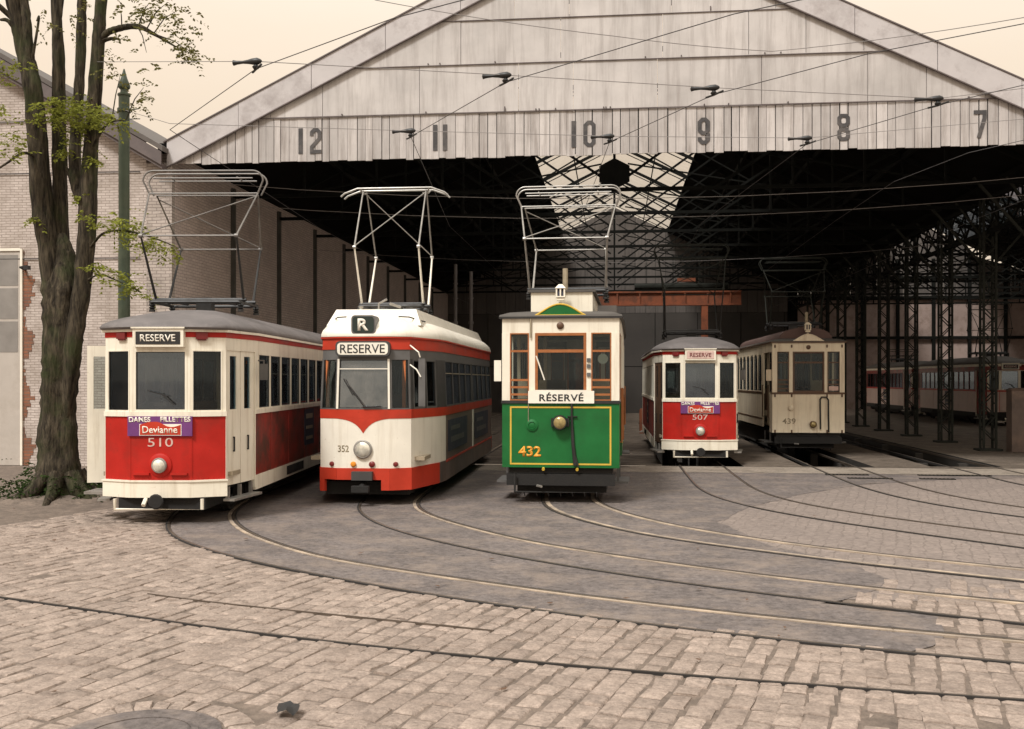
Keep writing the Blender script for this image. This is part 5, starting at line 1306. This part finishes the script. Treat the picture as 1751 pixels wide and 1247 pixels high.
limb('stem', [(108, 520, .12), (104, 420, .12), (102, 320, .15), (100, 200, .2), (99, 100, .2), (96, 20, .2), (90, -140, .25)], [.16, .14, .125, .11, .10, .085, .075], 14)
limb('stem', [(100, 30, .2), (108, -40, .25), (118, -120, .3)], [.06, .055, .04], 10)
limb('stem', [(112, 720, -.1), (124, 600, -.2), (139, 500, -.2), (148, 400, -.2), (152, 300, -.2), (159, 200, -.22), (166, 90, -.25), (172, 0, -.25), (180, -140, -.2)], [.08, .14, .15, .15, .13, .12, .105, .09, .08], 16)
limb('stem', [(143, 350, -.1), (130, 315, .0), (128, 260, .05), (134, 160, .08), (138, 60, .1), (139, 0, .1), (142, -130, .1)], [.09, .10, .095, .085, .08, .075, .06], 14)
limb('stem', [(132, 330, 0), (120, 300, .1), (112, 285, .1)], [.07, .045, .02], 10)
limb('branch', [(168, 72, -.25), (185, 55, -.3), (210, 47, -.4), (236, 46, -.5), (262, 58, -.5), (300, 80, -.6)], [.06, .055, .05, .045, .03, .012], 10)
limb('branch', [(170, 72, -.25), (190, 66, -.3), (206, 68, -.3)], [.045, .03, .01], 8)
limb('branch', [(55, 100, -.2), (66, 32, -.3), (62, 36, -.4)], [.03, .02, .01], 6)
limb('branch', [(46, 90, -.2), (18, 40, -.3), (0, 34, -.3)], [.05, .04, .02], 8)
limb('branch', [(62, 270, -.2), (40, 262, -.5), (10, 280, -.8), (-20, 300, -1)], [.03, .025, .02, .01], 6)
limb('branch', [(150, 430, -.2), (175, 400, -.5), (215, 395, -.9), (270, 410, -1.1), (305, 425, -1.2)], [.03, .022, .016, .012, .006], 6)
limb('branch', [(148, 480, -.2), (170, 470, -.6), (200, 480, -.8), (240, 500, -.9)], [.02, .016, .012, .006], 6)
limb('branch', [(150, 270, -.2), (180, 215, -.6), (215, 205, -.9)], [.025, .02, .008], 6)
limb('branch', [(20, 30, -.2), (-40, -20, -.4), (-120, -60, -.6)], [.05, .04, .02], 8)
# knots and roots
mb = MB()
for k in range(9):
    a = k*2*PI/9+random.uniform(-.3, .3); r = random.uniform(.7, 1.05)
    mb.tube([(math.cos(a)*.25, math.sin(a)*.25, .42), (math.cos(a)*.46, math.sin(a)*.46, .14), (math.cos(a)*r, math.sin(a)*r, -.06)], [.15, .12, .05], 8, jitter=.12)
mb.build('root_flare', 'bark', tr, smooth=60)
def leaflet(mb, p, d, s, mi=0):
    d = d.normalized(); u = Vector((random.uniform(-1, 1), random.uniform(-1, 1), random.uniform(.2, 1))).normalized()
    w = d.cross(u)
    if w.length < .1: w = Vector((1, 0, 0))
    w.normalize(); a = p; b = p+d*s*.5+w*s*.28; c = p+d*s; e = p+d*s*.5-w*s*.28
    mb.quad([a, b, c, e], mi)
def spray(mb, c, rx, rz, n, mi, s=.055, ry=None):
    for _ in range(n):
        p = c+Vector((random.gauss(0, rx), random.gauss(0, ry or rx), random.gauss(0, rz)))
        t = Vector((random.uniform(-1, 1), random.uniform(-1, 1), random.uniform(-.5, .2))).normalized(); L_ = random.uniform(.12, .28)
        for k in range(5):
            q = p+t*L_*k/4+Vector((0, 0, -.05*(k/4)**2))
            for sd in (-1, 1):
                dd = t*.5+t.cross(Vector((0, 0, 1)))*sd+Vector((0, 0, random.uniform(-.5, .2))); leaflet(mb, q, dd, s*random.uniform(.7, 1.2), mi)
mb = MB()
for (px, py, dw, rx, rz, n, mi) in ((95, 190, -.5, .14, .08, 26, 0), (130, 185, -.5, .16, .09, 30, 0), (160, 200, -.6, .14, .09, 22, 0), (125, 212, -.5, .18, .06, 22, 0), (185, 205, -.8, .10, .06, 9, 0),
        (112, 250, -.4, .06, .10, 8, 0), (160, 270, -.4, .08, .05, 6, 0), (205, 385, -.9, .16, .07, 18, 0), (235, 400, -1, .12, .07, 14, 0), (265, 418, -1.1, .12, .05, 12, 0), (178, 378, -.6, .10, .06, 10, 0), (290, 428, -1.2, .06, .04, 5, 0),
        (165, 455, -.6, .08, .05, 7, 0), (195, 470, -.8, .12, .06, 12, 0), (222, 490, -.9, .10, .05, 10, 0), (240, 505, -.9, .05, .03, 4, 0), (62, 375, -.3, .06, .04, 5, 0), (130, 340, -.3, .05, .05, 5, 0),
        (15, 130, -.8, .12, .12, 8, 0), (12, 235, -.9, .10, .08, 8, 0), (25, 255, -.9, .10, .05, 6, 0), (5, 190, -.9, .1, .1, 6, 0), (30, 110, -.6, .1, .05, 5, 0),
        (270, 25, -.6, .16, .08, 9, 1), (300, 40, -.7, .16, .10, 10, 1), (255, 10, -.6, .2, .1, 9, 1), (320, 90, -.7, .12, .08, 10, 1), (300, 75, -.7, .12, .08, 7, 1), (335, 100, -.8, .06, .05, 5, 1), (230, 60, -.6, .15, .10, 5, 1),
        (265, 118, -.7, .06, .04, 2, 1), (205, 130, -.5, .15, .07, 5, 1), (245, 155, -.5, .10, .12, 5, 1), (240, 185, -.5, .08, .05, 3, 1), (285, 5, -.6, .25, .12, 8, 1), (215, 15, -.6, .2, .1, 5, 1), (70, 40, -.3, .2, .2, 5, 1), (140, 30, -.3, .1, .2, 5, 1), (190, 100, -.4, .06, .10, 4, 1)):
    spray(mb, tp(px, py, dw), rx*1.15, rz*1.1, int(n*(1.7 if mi == 0 else 1.6)), mi, .068)
for _ in range(60):                            # crown continuing above
    spray(mb, tp(random.uniform(-200, 330), random.uniform(-60, -420), random.uniform(-1.5, 1.5)), .25, .15, 6, random.choice((0, 1)), .06)
mb.build('foliage', ['leaf', 'leafdark'], tr, smooth=0)
tg = MB()
for (a, b) in (((262, 58), (300, 20)), ((250, 50), (285, 5)), ((262, 58), (335, 100)), ((236, 46), (255, 5)), ((236, 48), (250, 90)), ((215, 205), (245, 150)), ((190, 210), (205, 130)), ((208, 48), (206, 20))):
    p, q = tp(*a, -.5), tp(*b, -.65); m = (p+q)/2+Vector((0, 0, .08)); tg.tube([p, m, q], [.012, .009, .004], 5)
build_each(tg, 'twig', 'bark', tr)
# weeds and ivy at the tree foot
mb = MB()
for _ in range(420):
    x = random.gauss(0, .48)-.1; c = Vector((-9.6+x, 16.4+random.uniform(-.55, .9), abs(random.gauss(.08, .22))))
    spray(mb, c, .05, .05, 1, 0, .07)
for _ in range(6):
    c = Vector((random.uniform(-12.6, -9.2), random.uniform(17.5, 22.2), abs(random.gauss(.03, .12)))); spray(mb, c, .08, .06, 1, 0, .08)
struct(mb.build('weeds', 'ivy', smooth=0), 'stuff')
mb = MB(); rng = random.Random(5)
pts = [(-9.6+math.cos(a)*(1.25+rng.uniform(-.15, .2)), 16.45+math.sin(a)*(.95+rng.uniform(-.1, .15))) for a in [2*PI*k/22 for k in range(22)]]
b0 = len(mb.v)
for sc, z in ((1.0, -.04), (.85, .03), (.5, .08)):
    for x, y in pts: mb.v.append((-9.6+(x+9.6)*sc, 16.45+(y-16.45)*sc, z+rng.uniform(-.012, .012)))
for r in (0, 1):
    for j in range(22): a = b0+r*22+j; c = b0+r*22+(j+1) % 22; mb.f.append((a, c, c+22, a+22)); mb.m.append(0)
mb.f.append(tuple(b0+44+j for j in range(22))); mb.m.append(0)
struct(mb.build('soil_mound', 'joint', smooth=60))
# ---------------- light: overcast sky + soft sun
w = bpy.data.worlds.new('World'); S.world = w; w.use_nodes = True; nodes, links = w.node_tree.nodes, w.node_tree.links
bg = nodes['Background']
SUN_EL, SUN_AZ = R(51), R(205)          # azimuth of the sun seen from the yard, clockwise from +Y
sky = nodes.new('ShaderNodeTexSky'); sky.sky_type = 'NISHITA'; sky.sun_disc = False; sky.sun_elevation = SUN_EL; sky.sun_rotation = SUN_AZ; sky.dust_density = 4; sky.air_density = 1.5
tc = nodes.new('ShaderNodeTexCoord'); sp = nodes.new('ShaderNodeSeparateXYZ'); links.new(tc.outputs['Generated'], sp.inputs[0])
mr = nodes.new('ShaderNodeMapRange'); links.new(sp.outputs['Z'], mr.inputs[0]); mr.inputs[1].default_value = 0; mr.inputs[2].default_value = 1; mr.inputs[3].default_value = .40; mr.inputs[4].default_value = 1.0
nz = noise(nodes, links, coords(nodes, links, (1, 1, 3), 'Generated'), 1.6, 5, .55)
cw = ramp(nodes, links, nz, [(.3, (1.0, .785, .585)), (.7, (1.0, .845, .665))])
ch = ramp(nodes, links, nz, [(.3, (1.0, .935, .85)), (.7, (1.0, .975, .92))])
fz = nodes.new('ShaderNodeMapRange'); links.new(sp.outputs['Z'], fz.inputs[0]); fz.inputs[1].default_value = .25; fz.inputs[2].default_value = .75
cl = mixc(nodes, links, fz.outputs[0], cw, ch)
SKYL = 18.0
vm = N(nodes, 'ShaderNodeVectorMath', operation='SCALE'); links.new(cl, vm.inputs[0])
m2 = N(nodes, 'ShaderNodeMath', operation='MULTIPLY'); links.new(mr.outputs[0], m2.inputs[0]); m2.inputs[1].default_value = SKYL; links.new(m2.outputs[0], vm.inputs['Scale'])
mixn = mixc(nodes, links, .94, sky.outputs[0], vm.outputs[0]); links.new(mixn, bg.inputs[0]); bg.inputs[1].default_value = .10
sl = bpy.data.lights.new('sun', 'SUN'); sl.energy = 3.0; sl.angle = R(12); sl.color = (1, .985, .96)
so = bpy.data.objects.new('sun', sl); C.objects.link(so); so.location = (-10, -20, 40)
d = Vector((math.sin(SUN_AZ)*math.cos(SUN_EL), math.cos(SUN_AZ)*math.cos(SUN_EL), math.sin(SUN_EL)))
so.rotation_euler = d.to_track_quat('Z', 'Y').to_euler()
S.view_settings.view_transform = 'Standard'; S.view_settings.look = 'None'; S.view_settings.exposure = 0.0; S.view_settings.gamma = 1
S.cycles.max_bounces = 8; S.cycles.transparent_max_bounces = 16; S.cycles.use_denoising = True
